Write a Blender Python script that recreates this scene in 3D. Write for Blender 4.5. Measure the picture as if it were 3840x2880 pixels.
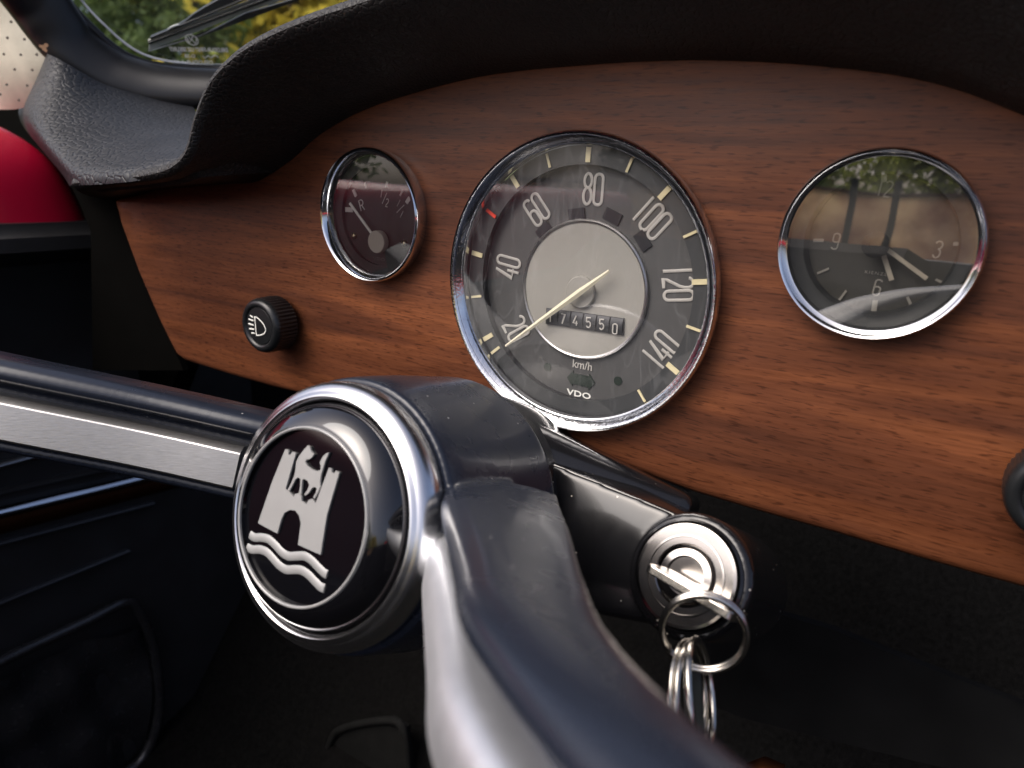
import bpy, bmesh, math, random
from math import sin, cos, pi, radians, atan2, sqrt
from mathutils import Vector, Matrix
random.seed(7)
for _o in list(bpy.data.objects): bpy.data.objects.remove(_o)
SC = bpy.context.scene; COL = SC.collection
V3 = lambda *a: Vector(a)
# ---------------------------------------------------------------- camera (metres; origin = centre of the speedometer front)
CAM = V3(.13527788, -.25527, .04571346)
CX, CY, CZ = V3(.83955777, .54146117, .04430071), V3(.19209082, -.21958718, -.95649495), V3(-.50817701, .81154253, -.28836584)
FPX = 2717.59                                     # focal length in pixels of the 3840 px wide photograph
cam = bpy.data.cameras.new('camera'); cam_o = bpy.data.objects.new('camera', cam); COL.objects.link(cam_o)
cam.sensor_width = 36; cam.lens = FPX / 3840 * 36; cam.clip_start = .005; cam.clip_end = 400
cam_o.matrix_world = Matrix(((CX.x, -CY.x, -CZ.x, CAM.x), (CX.y, -CY.y, -CZ.y, CAM.y), (CX.z, -CY.z, -CZ.z, CAM.z), (0, 0, 0, 1)))
cam.dof.use_dof = True; cam.dof.focus_distance = .305; cam.dof.aperture_fstop = 12.5
SC.camera = cam_o
# ---------------------------------------------------------------- world, sun, exposure
SUN_EL, SUN_AZ = radians(50), radians(-150)      # azimuth from +Y towards +X
w = bpy.data.worlds.new('World'); SC.world = w; w.use_nodes = True
nt = w.node_tree; bg = nt.nodes['Background']; sky = nt.nodes.new('ShaderNodeTexSky')
sky.sky_type = 'NISHITA'; sky.sun_disc = False; sky.sun_elevation = SUN_EL; sky.sun_rotation = SUN_AZ
sky.air_density = .45; sky.dust_density = 5.0; sky.ozone_density = .6
nt.links.new(sky.outputs[0], bg.inputs[0]); bg.inputs[1].default_value = .15
sl = bpy.data.lights.new('sun', 'SUN'); sl.energy = 1.4; sl.angle = radians(50); sl.color = (1, .965, .92)
so = bpy.data.objects.new('sun', sl); COL.objects.link(so)
sd = V3(sin(SUN_AZ) * cos(SUN_EL), cos(SUN_AZ) * cos(SUN_EL), sin(SUN_EL))
so.rotation_euler = sd.to_track_quat('Z', 'Y').to_euler(); so.location = sd * 30
SC.view_settings.view_transform = 'Standard'; SC.view_settings.look = 'None'
SC.view_settings.exposure = .72; SC.view_settings.gamma = 1
try:
    SC.cycles.use_denoising = True; SC.cycles.max_bounces = 10; SC.cycles.transparent_max_bounces = 16
except Exception: pass
# ---------------------------------------------------------------- measuring helpers: a line of sight met with a real surface
def ray(px, py):                                   # pixels of the 3840 x 2880 photograph
    a, b = (px - 1920) / FPX, (py - 1440) / FPX
    return CX * a + CY * b + CZ
KD = 3840 / 2212
def onpl(px, py, p0, n): r = ray(px, py); return CAM + r * ((p0 - CAM).dot(n) / r.dot(n))
def at(px, py, y): r = ray(px * KD, py * KD); return CAM + r * ((y - CAM.y) / r.y)
def at_x(px, py, x): r = ray(px * KD, py * KD); return CAM + r * ((x - CAM.x) / r.x)
def at_z(px, py, z): r = ray(px * KD, py * KD); return CAM + r * ((z - CAM.z) / r.z)
# ---------------------------------------------------------------- materials
def new_mat(name):
    m = bpy.data.materials.new(name); m.use_nodes = True
    return m, m.node_tree.nodes, m.node_tree.links, m.node_tree.nodes['Principled BSDF']
def tex_obj(N, L, scale=(1, 1, 1)):
    tc = N.new('ShaderNodeTexCoord'); mp = N.new('ShaderNodeMapping'); mp.inputs['Scale'].default_value = scale
    L.new(tc.outputs['Object'], mp.inputs['Vector']); return mp.outputs[0]
def noise(N, L, vec, scale, detail=4, rough=.55, dist=0):
    n = N.new('ShaderNodeTexNoise'); n.inputs['Scale'].default_value = scale; n.inputs['Detail'].default_value = detail
    n.inputs['Roughness'].default_value = rough; n.inputs['Distortion'].default_value = dist; L.new(vec, n.inputs['Vector']); return n.outputs['Fac']
def ramp(N, L, fac, stops):
    r = N.new('ShaderNodeValToRGB'); e = r.color_ramp.elements
    while len(e) < len(stops): e.new(.5)
    for q, (p, c) in zip(e, stops): q.position = p; q.color = (*c, 1) if len(c) == 3 else c
    L.new(fac, r.inputs[0]); return r.outputs[0]
def mixc(N, L, a, b, fac, mode='MIX'):
    m = N.new('ShaderNodeMix'); m.data_type = 'RGBA'; m.blend_type = mode
    for s, v in ((m.inputs['A'], a), (m.inputs['B'], b), (m.inputs['Factor'], fac)):
        if hasattr(v, 'links'): L.new(v, s)
        elif isinstance(v, (int, float)): s.default_value = v
        else: s.default_value = (*v, 1)
    # colour sockets
    for idn, v in (('A_Color', a), ('B_Color', b), ('Factor_Float', fac)):
        for s in m.inputs:
            if s.identifier == idn:
                if hasattr(v, 'links'): L.new(v, s)
                elif isinstance(v, (int, float)): s.default_value = v
                else: s.default_value = (*v, 1)
    return [o for o in m.outputs if o.identifier == 'Result_Color'][0]
def bump(N, L, h, strength, dist): 
    b = N.new('ShaderNodeBump'); b.inputs['Strength'].default_value = strength; b.inputs['Distance'].default_value = dist
    L.new(h, b.inputs['Height']); return b.outputs[0]
def mat(name, c, rough=.5, metal=0., var=.12, vs=60, rvar=.1, bs=0., bd=.0003, bsc=900, coat=0., spec=.5, stretch=(1, 1, 1), dust=0.):
    m, N, L, P = new_mat(name)
    v = tex_obj(N, L, stretch); f = noise(N, L, v, vs, 5)
    col = ramp(N, L, f, [(.3, tuple(x * (1 - var) for x in c)), (.7, tuple(min(1, x * (1 + var)) for x in c))])
    if dust:
        d = noise(N, L, v, 2600, 2); dm = ramp(N, L, d, [(.68, (0, 0, 0)), (.74, (1, 1, 1))])
        mul = N.new('ShaderNodeMath'); mul.operation = 'MULTIPLY'; mul.inputs[1].default_value = dust; L.new(dm, mul.inputs[0])
        col = mixc(N, L, col, (.35, .33, .3), mul.outputs[0])
    L.new(col, P.inputs['Base Color'])
    rr = N.new('ShaderNodeMapRange'); rr.inputs['To Min'].default_value = max(0, rough - rvar * rough); rr.inputs['To Max'].default_value = rough + rvar * rough
    L.new(noise(N, L, v, vs * 4, 4), rr.inputs['Value']); L.new(rr.outputs[0], P.inputs['Roughness'])
    P.inputs['Metallic'].default_value = metal; P.inputs['Coat Weight'].default_value = coat; P.inputs['Coat Roughness'].default_value = .08
    P.inputs['Specular IOR Level'].default_value = spec
    if bs: L.new(bump(N, L, noise(N, L, v, bsc, 3), bs, bd), P.inputs['Normal'])
    return m
def specks(m, scale, r, keep, col, amt, smear=0.):
    N, L = m.node_tree.nodes, m.node_tree.links; P = N['Principled BSDF']; v = tex_obj(N, L)
    vo = N.new('ShaderNodeTexVoronoi'); vo.inputs['Scale'].default_value = scale; L.new(v, vo.inputs['Vector'])
    a = ramp(N, L, vo.outputs['Distance'], [(r * .6, (1, 1, 1)), (r, (0, 0, 0))]); b = N.new('ShaderNodeSeparateColor'); L.new(vo.outputs['Color'], b.inputs[0])
    k = N.new('ShaderNodeMath'); k.operation = 'LESS_THAN'; k.inputs[1].default_value = keep; L.new(b.outputs[0], k.inputs[0])
    q = N.new('ShaderNodeMath'); q.operation = 'MULTIPLY'; L.new(a, q.inputs[0]); L.new(k.outputs[0], q.inputs[1])
    q2 = N.new('ShaderNodeMath'); q2.operation = 'MULTIPLY'; L.new(q.outputs[0], q2.inputs[0]); q2.inputs[1].default_value = amt
    old = P.inputs['Base Color'].links[0].from_socket; L.new(mixc(N, L, old, col, q2.outputs[0]), P.inputs['Base Color'])
    if smear:
        ro = P.inputs['Roughness'].links[0].from_socket; ad = N.new('ShaderNodeMath'); ad.operation = 'ADD'; L.new(ro, ad.inputs[0])
        mr = N.new('ShaderNodeMapRange'); mr.inputs['From Min'].default_value = .45; mr.inputs['From Max'].default_value = .7; mr.inputs['To Min'].default_value = 0; mr.inputs['To Max'].default_value = smear
        L.new(noise(N, L, v, 26, 5, .6, 1.2), mr.inputs['Value']); L.new(mr.outputs[0], ad.inputs[1]); L.new(ad.outputs[0], P.inputs['Roughness'])
    return m
def wood_mat():
    m, N, L, P = new_mat('wood_veneer')
    big = tex_obj(N, L, (1.5, 1, 19)); med = tex_obj(N, L, (3.2, 1, 120)); fine = tex_obj(N, L, (48, 1, 1000)); pore = tex_obj(N, L, (150, 1, 1300)); blo = tex_obj(N, L, (1, 1, 1))
    a = noise(N, L, big, 2.2, 4, .55, 1.6); b = noise(N, L, med, 1.1, 6, .62, .7); c = noise(N, L, fine, 1, 3, .6, .6)
    ca = ramp(N, L, a, [(.25, (.062, .0215, .0118)), (.47, (.126, .042, .0185)), (.72, (.236, .080, .030))])
    cb = ramp(N, L, b, [(.3, (.68, .63, .60)), (.5, (.95, .95, .95)), (.7, (1.18, 1.15, 1.10))])
    col = mixc(N, L, ca, cb, .85, 'MULTIPLY')
    cc = ramp(N, L, c, [(.33, (.68, .65, .62)), (.55, (1, 1, 1)), (.75, (1.15, 1.13, 1.10))])
    col = mixc(N, L, col, cc, .8, 'MULTIPLY')
    d = noise(N, L, pore, 1, 1); cd = ramp(N, L, d, [(.34, (.35, .3, .28)), (.42, (1, 1, 1))])
    col = mixc(N, L, col, cd, .7, 'MULTIPLY')
    lo = noise(N, L, tex_obj(N, L, (3, 1, 7)), 1.6, 3, .5, .8); col = mixc(N, L, col, ramp(N, L, lo, [(.3, (.74, .72, .70)), (.7, (1.2, 1.2, 1.18))]), .9, 'MULTIPLY')
    L.new(col, P.inputs['Base Color'])
    rr = N.new('ShaderNodeMapRange'); rr.inputs['To Min'].default_value = .36; rr.inputs['To Max'].default_value = .55; L.new(c, rr.inputs['Value']); L.new(rr.outputs[0], P.inputs['Roughness'])
    P.inputs['Specular IOR Level'].default_value = .3
    L.new(bump(N, L, c, .25, .0002), P.inputs['Normal']); return m
def vinyl_mat(name, c, cell=330, strength=.7, rough=.45, spec=.5):
    m, N, L, P = new_mat(name)
    v = tex_obj(N, L); nv = N.new('ShaderNodeTexNoise'); nv.inputs['Scale'].default_value = 160; L.new(v, nv.inputs['Vector'])
    ad = N.new('ShaderNodeVectorMath'); ad.operation = 'SCALE'; ad.inputs['Scale'].default_value = .0014; L.new(nv.outputs['Color'], ad.inputs[0])
    a2 = N.new('ShaderNodeVectorMath'); L.new(v, a2.inputs[0]); L.new(ad.outputs[0], a2.inputs[1])
    vo = N.new('ShaderNodeTexVoronoi'); vo.feature = 'DISTANCE_TO_EDGE'; vo.inputs['Scale'].default_value = cell; L.new(a2.outputs[0], vo.inputs['Vector'])
    h = ramp(N, L, vo.outputs['Distance'], [(.0, (0, 0, 0)), (.16, (.8, .8, .8)), (.5, (1, 1, 1))])
    L.new(bump(N, L, h, strength, .0006), P.inputs['Normal'])
    f = noise(N, L, v, 25, 5); L.new(ramp(N, L, f, [(.3, tuple(x * .8 for x in c)), (.7, tuple(x * 1.25 for x in c))]), P.inputs['Base Color'])
    rr = N.new('ShaderNodeMapRange'); rr.inputs['To Min'].default_value = rough - .08; rr.inputs['To Max'].default_value = rough + .1; L.new(noise(N, L, v, 90, 4), rr.inputs['Value']); L.new(rr.outputs[0], P.inputs['Roughness'])
    P.inputs['Specular IOR Level'].default_value = spec; return m
def glass_mat(name, ior=1.5, tint=(1, 1, 1), haze=.0, scratch=0.):
    m, N, L, P = new_mat(name); N.remove(P); out = N['Material Output']
    tr = N.new('ShaderNodeBsdfTransparent'); tr.inputs[0].default_value = (*tint, 1)
    gl = N.new('ShaderNodeBsdfGlossy'); gl.inputs['Roughness'].default_value = .015
    fr = N.new('ShaderNodeFresnel'); fr.inputs['IOR'].default_value = ior
    mx = N.new('ShaderNodeMixShader'); L.new(fr.outputs[0], mx.inputs[0]); L.new(tr.outputs[0], mx.inputs[1]); L.new(gl.outputs[0], mx.inputs[2]); last = mx.outputs[0]
    if haze:
        df = N.new('ShaderNodeBsdfDiffuse'); df.inputs[0].default_value = (.75, .75, .75, 1); m2 = N.new('ShaderNodeMixShader')
        v = tex_obj(N, L); s = noise(N, L, v, 45, 4, .6, 1.5)
        f = ramp(N, L, s, [(.35, (haze * .4,) * 3), (.75, (haze * 1.7,) * 3)])
        if scratch:
            for k, (ang, sc) in enumerate(((.6, 14), (-.9, 11), (2.0, 17))):
                tc = N.new('ShaderNodeTexCoord'); mp = N.new('ShaderNodeMapping'); mp.inputs['Rotation'].default_value = (0, ang, 0); mp.inputs['Scale'].default_value = (sc * 6, 1, sc * 1.1); mp.inputs['Location'].default_value = (k * 3.1, 0, k * 1.7)
                L.new(tc.outputs['Object'], mp.inputs[0]); wv = noise(N, L, mp.outputs[0], 1, 1, .5, 0)
                sub = N.new('ShaderNodeMath'); sub.operation = 'SUBTRACT'; sub.inputs[1].default_value = .5; L.new(wv, sub.inputs[0])
                ab = N.new('ShaderNodeMath'); ab.operation = 'ABSOLUTE'; L.new(sub.outputs[0], ab.inputs[0])
                ln = ramp(N, L, ab.outputs[0], [(.0, (scratch,) * 3), (.006, (0, 0, 0))]); f = mixc(N, L, f, ln, 1., 'ADD')
        L.new(f, m2.inputs[0]); L.new(last, m2.inputs[1]); L.new(df.outputs[0], m2.inputs[2]); last = m2.outputs[0]
    L.new(last, out.inputs[0]); return m
M = {}
M['wood'] = wood_mat()
M['pad'] = vinyl_mat('black_pad_vinyl', (.0155, .015, .0148), 420, .6, .5, .35)
M['shelf'] = vinyl_mat('grained_shelf_vinyl', (.015, .0165, .020), 230, .72, .44, .28)
M['cream'] = vinyl_mat('cream_pillar_vinyl', (.44, .425, .35), 500, .15, .5, .3)
M['rubber'] = mat('black_rubber', (.011, .011, .012), .38, 0, .2, 30, .15, spec=.4)
M['red'] = mat('red_paint', (.66, .008, .046), .24, 0, .05, 8, .1, coat=.5)
M['chrome'] = mat('chrome', (.72, .73, .75), .10, 1, .06, 40, .4, .06, .0002, 700)
M['pitted'] = mat('pitted_chrome', (.70, .71, .73), .11, 1, .12, 120, .6, .22, .0004, 900)
M['satin'] = mat('satin_aluminium', (.46, .45, .44), .34, 1, .10, 70, .25, .12, .0002, 60, stretch=(1, 6, 40))
M['lockmetal'] = mat('worn_nickel', (.28, .265, .255), .17, 1, .05, 60, .15)
M['skylit_bar'] = mat('skylit_bar_metal', (.90, .91, .93), .48, 1, .04, 60, .1)  # lighter copy of the horn bar metal, standing in for reflected sky
M['satinchrome'] = mat('satin_chrome', (.72, .72, .73), .24, 1, .04, 60, .12)
M['steel'] = mat('ring_steel', (.55, .52, .47), .22, 1, .15, 300, .4, .1, .0002, 1500)
M['plastic'] = mat('glossy_black_plastic', (.0145, .018, .028), .27, 0, .06, 30, .05, coat=.12, spec=.35)
M['dome'] = mat('glossy_black_dome', (.004, .004, .005), .04, 0, .1, 30, .2, coat=1.)
M['lacquer'] = mat('black_lacquer', (.003, .003, .004), .04, 0, .1, 30, .2, spec=.22)
M['housing'] = mat('dusty_black_plastic', (.006, .006, .007), .20, 0, .15, 60, .15, spec=.4, coat=.3)
specks(M['plastic'], 190, .075, .22, (.5, .48, .45), .8, .06); specks(M['housing'], 240, .10, .35, (.5, .46, .40), .8, .10); specks(M['lacquer'], 260, .06, .15, (.5, .5, .48), .8, .05)
M['knob'] = mat('black_bakelite', (.010, .011, .012), .33, 0, .1, 90, .2, spec=.45)
M['dialring'] = mat('dial_ring_charcoal', (.030, .032, .033), .55, 0, .08, 90)
M['dial'] = mat('dial_face_grey', (.066, .066, .065), .5, 0, .08, 90)
M['clockdial'] = mat('clock_face_olive_grey', (.058, .056, .050), .5, 0, .08, 90)
M['dialdark'] = mat('dial_face_dark', (.028, .024, .024), .5, 0, .1, 90)
M['window'] = mat('lamp_window_dark', (.014, .014, .018), .4)
M['arrow'] = mat('lamp_window_green_black', (.012, .020, .015), .4)
M['black'] = mat('black_void_paint', (.008, .008, .008), .6)
M['matt'] = mat('matt_black', (.0015, .0014, .0012), .95, 0, .2, 60, .03, spec=.03)
M['carpet'] = mat('black_carpet', (.006, .0058, .0055), .95, 0, .4, 300, .05, .5, .001, 900, spec=.03)
M['doorcard'] = mat('black_door_vinyl', (.022, .022, .023), .40, 0, .2, 30, .2, .1, .0004, 300, spec=.5)
M['disc'] = mat('dial_centre_stone', (.29, .28, .25), .6, 0, .04, 60)
M['ivory'] = mat('needle_ivory', (.72, .67, .50), .5, 0, .05, 90)
M['tick'] = mat('tick_ivory', (.62, .55, .33), .5, 0, .06, 200)
M['digit'] = mat('numeral_grey', (.40, .385, .35), .5, 0, .06, 200)
M['clockprint'] = mat('clock_print_grey', (.34, .32, .28), .5, 0, .06, 200)
M['dim'] = mat('faded_print_grey', (.16, .15, .14), .5, 0, .06, 200)
M['redtick'] = mat('red_print', (.75, .05, .02), .5)
M['brass'] = mat('brass_screw', (.45, .38, .24), .35, 1, .1, 300)
M['fuelcap'] = mat('needle_hub_stone', (.50, .47, .40), .6, 0, .04, 60)
M['fuelprint'] = mat('fuel_print_grey', (.55, .53, .50), .5, 0, .06, 200)
M['hand'] = mat('clock_hand_beige', (.46, .41, .33), .5, 0, .06, 200)
M['emblem'] = mat('emblem_silver_white', (.26, .26, .255), .35, 0, .05, 90, coat=.3)
M['white'] = mat('white_print', (.78, .78, .72), .5, 0, .03, 200)
M['etch'] = mat('etched_white', (.8, .8, .76), .7)
M['gaugeglass'] = glass_mat('gauge_glass', 1.46, (1, 1, 1), .010, .04)
M['fuelglass'] = glass_mat('fuel_gauge_glass', 1.8, (1, 1, 1), .008)
M['clockglass'] = glass_mat('clock_glass', 3.5, (.95, .95, .93), .012)
M['screen'] = glass_mat('windscreen_glass', 1.45, (.96, .98, .96), .012)
M['blade'] = mat('wiper_grey_rubber', (.60, .61, .63), .5)
M['wiper'] = mat('wiper_black_metal', (.022, .024, .028), .35, 0, .1, 30, .2, spec=.6)
M['copper'] = mat('copper_trim', (.05, .018, .008), .6, 1, .1, 50)
M['bark'] = mat('bark', (.07, .05, .035), .9, 0, .3, 9)
def leaf_mat(name, c, t):
    m = mat(name, c, .6, 0, .5, 1.6, spec=.1); N, L = m.node_tree.nodes, m.node_tree.links; P = N['Principled BSDF']
    tl = N.new('ShaderNodeBsdfTranslucent'); mx = N.new('ShaderNodeMixShader'); mx.inputs[0].default_value = t
    L.new(P.inputs['Base Color'].links[0].from_socket, tl.inputs[0]); L.new(P.outputs[0], mx.inputs[1]); L.new(tl.outputs[0], mx.inputs[2]); L.new(mx.outputs[0], N['Material Output'].inputs[0]); return m
M['backlit_sheet'] = leaf_mat('backlit_tan_sheet', (.92, .56, .43), .65)  # translucent so the unseen screen glows with the sun behind it
M['leaf_y'] = leaf_mat('autumn_leaves', (.72, .57, .12), .5)
M['leaf_g'] = leaf_mat('green_leaves', (.26, .29, .07), .45)
M['leaf_d'] = leaf_mat('fir_needles', (.13, .18, .07), .4)
M['grass'] = mat('lawn', (.10, .13, .03), .9, 0, .4, .7)
M['tiles'] = mat('roof_tiles', (.18, .07, .05), .8, 0, .3, 4)
M['darkwin'] = mat('house_window_dark', (.03, .035, .04), .15)
M['liner'] = mat('headliner_cream', (.45, .42, .36), .8, 0, .08, 30)
M['leather'] = mat('seat_leather', (.025, .023, .022), .9, spec=.05)
M['pocket'] = mat('creased_pocket_vinyl', (.020, .020, .021), .26, 0, .2, 40, .2, .15, .0006, 120, coat=.4)
M['pedal'] = mat('worn_pedal_rubber', (.010, .010, .0095), .85, 0, .2, 80, .1, spec=.12)
M['fob'] = mat('dark_leather_fob', (.018, .022, .018), .5)
# ---------------------------------------------------------------- object helpers
ROOTS = {}
def thing(name, label, cat, loc=(0, 0, 0), group=None):
    o = bpy.data.objects.new(name, None); COL.objects.link(o); o.location = loc; o.empty_display_size = .01
    o['label'] = label; o['category'] = cat
    if group: o['group'] = group
    ROOTS[o.name] = Vector(loc); return o
def tag(o, label, cat, group=None):
    o['label'] = label; o['category'] = cat
    if group: o['group'] = group
    return o
class MB:                                            # collects shapes into one mesh, world coordinates
    def __init__(s): s.v = []; s.f = []; s.mi = []
    def add(s, vs, fs, mi=0):
        b = len(s.v); s.v += [Vector(p) for p in vs]; s.f += [tuple(b + i for i in f) for f in fs]; s.mi += [mi] * len(fs); return s
    def build(s, name, mats, parent=None, smooth=True, sub=0, solid=0, bevel=0, label=None, kind=None, angle=40):
        me = bpy.data.meshes.new(name); me.from_pydata([tuple(p) for p in s.v], [], s.f)
        for m in (mats if isinstance(mats, (list, tuple)) else [mats]): me.materials.append(m)
        for p, k in zip(me.polygons, s.mi): p.material_index = k
        bm = bmesh.new(); bm.from_mesh(me); bmesh.ops.remove_doubles(bm, verts=bm.verts, dist=1e-6); bmesh.ops.recalc_face_normals(bm, faces=bm.faces); bm.to_mesh(me); bm.free()
        me.update()
        if smooth:
            me.polygons.foreach_set('use_smooth', [True] * len(me.polygons))
            try: me.set_sharp_from_angle(angle=radians(angle))
            except Exception: pass
        o = bpy.data.objects.new(name, me); COL.objects.link(o)
        if parent is not None:
            o.parent = parent
            if parent.name in ROOTS: o.matrix_parent_inverse = Matrix.Translation(ROOTS[parent.name]).inverted()
        if solid: md = o.modifiers.new('solid', 'SOLIDIFY'); md.thickness = solid; md.offset = -1
        if bevel: md = o.modifiers.new('bevel', 'BEVEL'); md.width = bevel; md.segments = 3; md.limit_method = 'ANGLE'
        if sub: md = o.modifiers.new('sub', 'SUBSURF'); md.levels = sub; md.render_levels = sub
        if label: o['label'] = label
        if kind: o['kind'] = kind
        return o
    def lathe(s, c, ax, prof, n=96, mod=None, caps=(False, False), mi=0):   # prof: (radius, distance along ax)
        ax = Vector(ax).normalized(); t = Vector((0, 0, 1)) if abs(ax.z) < .9 else Vector((1, 0, 0))
        u = t.cross(ax).normalized(); w_ = ax.cross(u); c = Vector(c); vs = []; fs = []
        for k, (r, h) in enumerate(prof):
            for i in range(n):
                a = 2 * pi * i / n; rr = r + (mod(k, a) if mod else 0)
                vs.append(c + ax * h + (u * cos(a) + w_ * sin(a)) * rr)
        for k in range(len(prof) - 1):
            for i in range(n): j = (i + 1) % n; fs.append((k * n + i, k * n + j, (k + 1) * n + j, (k + 1) * n + i))
        if caps[0]: fs.append(tuple(range(n)))
        if caps[1]: fs.append(tuple((len(prof) - 1) * n + i for i in range(n)))
        return s.add(vs, fs, mi)
    def tube(s, pts, rs, ru, up, n=10, closed=False, mi=0):  # rs: half width across, ru: half height along up
        pts = [Vector(p) for p in pts]; up = Vector(up).normalized(); m = len(pts); vs = []; fs = []
        for k, p in enumerate(pts):
            a = pts[(k - 1) % m] if closed or k else p; b = pts[(k + 1) % m] if closed or k < m - 1 else p
            t = (b - a)
            if t.length < 1e-9: t = Vector((1, 0, 0))
            t.normalize(); sd_ = t.cross(up)
            if sd_.length < 1e-6: sd_ = t.orthogonal()
            sd_.normalize(); uu = sd_.cross(t).normalized()
            r1 = rs[k] if isinstance(rs, (list, tuple)) else rs; r2 = ru[k] if isinstance(ru, (list, tuple)) else ru
            kk = 1.0
            if 0 < k < m - 1 or closed:
                d1 = (p - a).normalized() if (p - a).length > 1e-9 else t; d2 = (b - p).normalized() if (b - p).length > 1e-9 else t
                kk = min(1.5, 1 / max(.3, sqrt(max(.0, (1 + d1.dot(d2)) / 2))))
            for i in range(n): q = 2 * pi * i / n; vs.append(p + sd_ * (cos(q) * r1 * kk) + uu * (sin(q) * r2))
        for k in range(m if closed else m - 1):
            k2 = (k + 1) % m
            for i in range(n): j = (i + 1) % n; fs.append((k * n + i, k * n + j, k2 * n + j, k2 * n + i))
        if not closed: fs.append(tuple(range(n))[::-1]); fs.append(tuple((m - 1) * n + i for i in range(n)))
        return s.add(vs, fs, mi)
    def sweep(s, frames, sec, mi=0, caps=True):      # frames: (origin, e1, e2); sec: closed polygon [(a, b)] or one per frame
        n = len(sec) if not isinstance(sec[0][0], (list, tuple)) else len(sec[0]); vs = []; fs = []
        for k, (o, e1, e2) in enumerate(frames):
            sc = sec[k] if isinstance(sec[0][0], (list, tuple)) else sec
            vs += [o + e1 * a + e2 * b for a, b in sc]
        for k in range(len(frames) - 1):
            for i in range(n): j = (i + 1) % n; fs.append((k * n + i, k * n + j, (k + 1) * n + j, (k + 1) * n + i))
        if caps: fs.append(tuple(range(n))[::-1]); fs.append(tuple((len(frames) - 1) * n + i for i in range(n)))
        return s.add(vs, fs, mi)
    def plate(s, poly, d, mi=0):                     # flat polygon (world points) thickened by vector d
        n = len(poly); d = Vector(d); vs = [Vector(p) for p in poly] + [Vector(p) + d for p in poly]
        fs = [tuple(range(n)), tuple(range(2 * n - 1, n - 1, -1))] + [(i, (i + 1) % n, n + (i + 1) % n, n + i) for i in range(n)]
        return s.add(vs, fs, mi)
    def grid(s, rows, mi=0):
        nc = len(rows[0]); vs = [p for r in rows for p in r]
        return s.add(vs, [(r * nc + c, r * nc + c + 1, (r + 1) * nc + c + 1, (r + 1) * nc + c) for r in range(len(rows) - 1) for c in range(nc - 1)], mi)
    def box(s, lo, hi, mi=0):
        x0, y0, z0 = lo; x1, y1, z1 = hi
        return s.add([(x0, y0, z0), (x1, y0, z0), (x1, y1, z0), (x0, y1, z0), (x0, y0, z1), (x1, y0, z1), (x1, y1, z1), (x0, y1, z1)],
                     [(0, 3, 2, 1), (4, 5, 6, 7), (0, 1, 5, 4), (1, 2, 6, 5), (2, 3, 7, 6), (3, 0, 4, 7)], mi)
def smooth_path(pts, n=8):                            # Catmull-Rom through the points (tuples or Vectors)
    P = [Vector(p) for p in pts]; P = [P[0] * 2 - P[1]] + P + [P[-1] * 2 - P[-2]]; out = []
    for i in range(1, len(P) - 2):
        for k in range(n):
            t = k / n; a, b, c, d = P[i - 1:i + 3]
            out.append(.5 * ((2 * b) + (c - a) * t + (2 * a - 5 * b + 4 * c - d) * t * t + (3 * b - a - 3 * c + d) * t ** 3))
    out.append(P[-2]); return out
# ---------------------------------------------------------------- dashboard: wood fascia, padded hood, shelf
dash = thing('dashboard', 'wood veneered dashboard with overhanging black padded hood and grained shelf', 'dashboard', (0, .008, -.08))
WY = .008
top = [(243, 428), (330, 410), (420, 402), (500, 396), (556, 389), (592, 370), (640, 334), (694, 286), (780, 239), (890, 201), (1050, 162), (1200, 145), (1330, 136), (1450, 131), (1600, 131), (1750, 140), (1900, 158), (2050, 188), (2212, 242), (2330, 300)]
bot = [(2330, 1310), (2212, 1273), (2000, 1213), (1800, 1153), (1640, 1108), (1500, 1066), (1300, 992), (1200, 950), (1000, 905), (800, 876), (700, 864), (590, 838), (500, 812), (430, 790), (400, 780), (385, 768), (372, 745), (345, 690), (300, 585), (262, 480)]
topw = smooth_path([at(x, y, WY) for x, y in top], 4); botw = [at(x, y, WY + .002) for x, y in bot]
for p in botw: p.y = WY
_tw = []
for k, p in enumerate(topw):                          # the veneer's upper edge runs on a little behind the hood
    t = topw[min(k + 1, len(topw) - 1)] - topw[max(k - 1, 0)]; t.normalize(); _tw.append(p + V3(-t.z, 0, t.x) * (.0045 if k > 3 else 0))
topw = _tw
outl = topw + botw
def offset(poly, d):                                  # inset a clockwise (x, z) outline
    n = len(poly); out = []
    for i in range(n):
        a, b, c = poly[i - 1], poly[i], poly[(i + 1) % n]
        t = ((b - a).normalized() + (c - b).normalized()).normalized(); out.append(b + Vector((t.z, 0, -t.x)) * d)
    return out
GAUGES = [((0, 0), .056), ((-.10926, .0201), .0285), ((.10706, .02649), .0285)]
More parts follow.
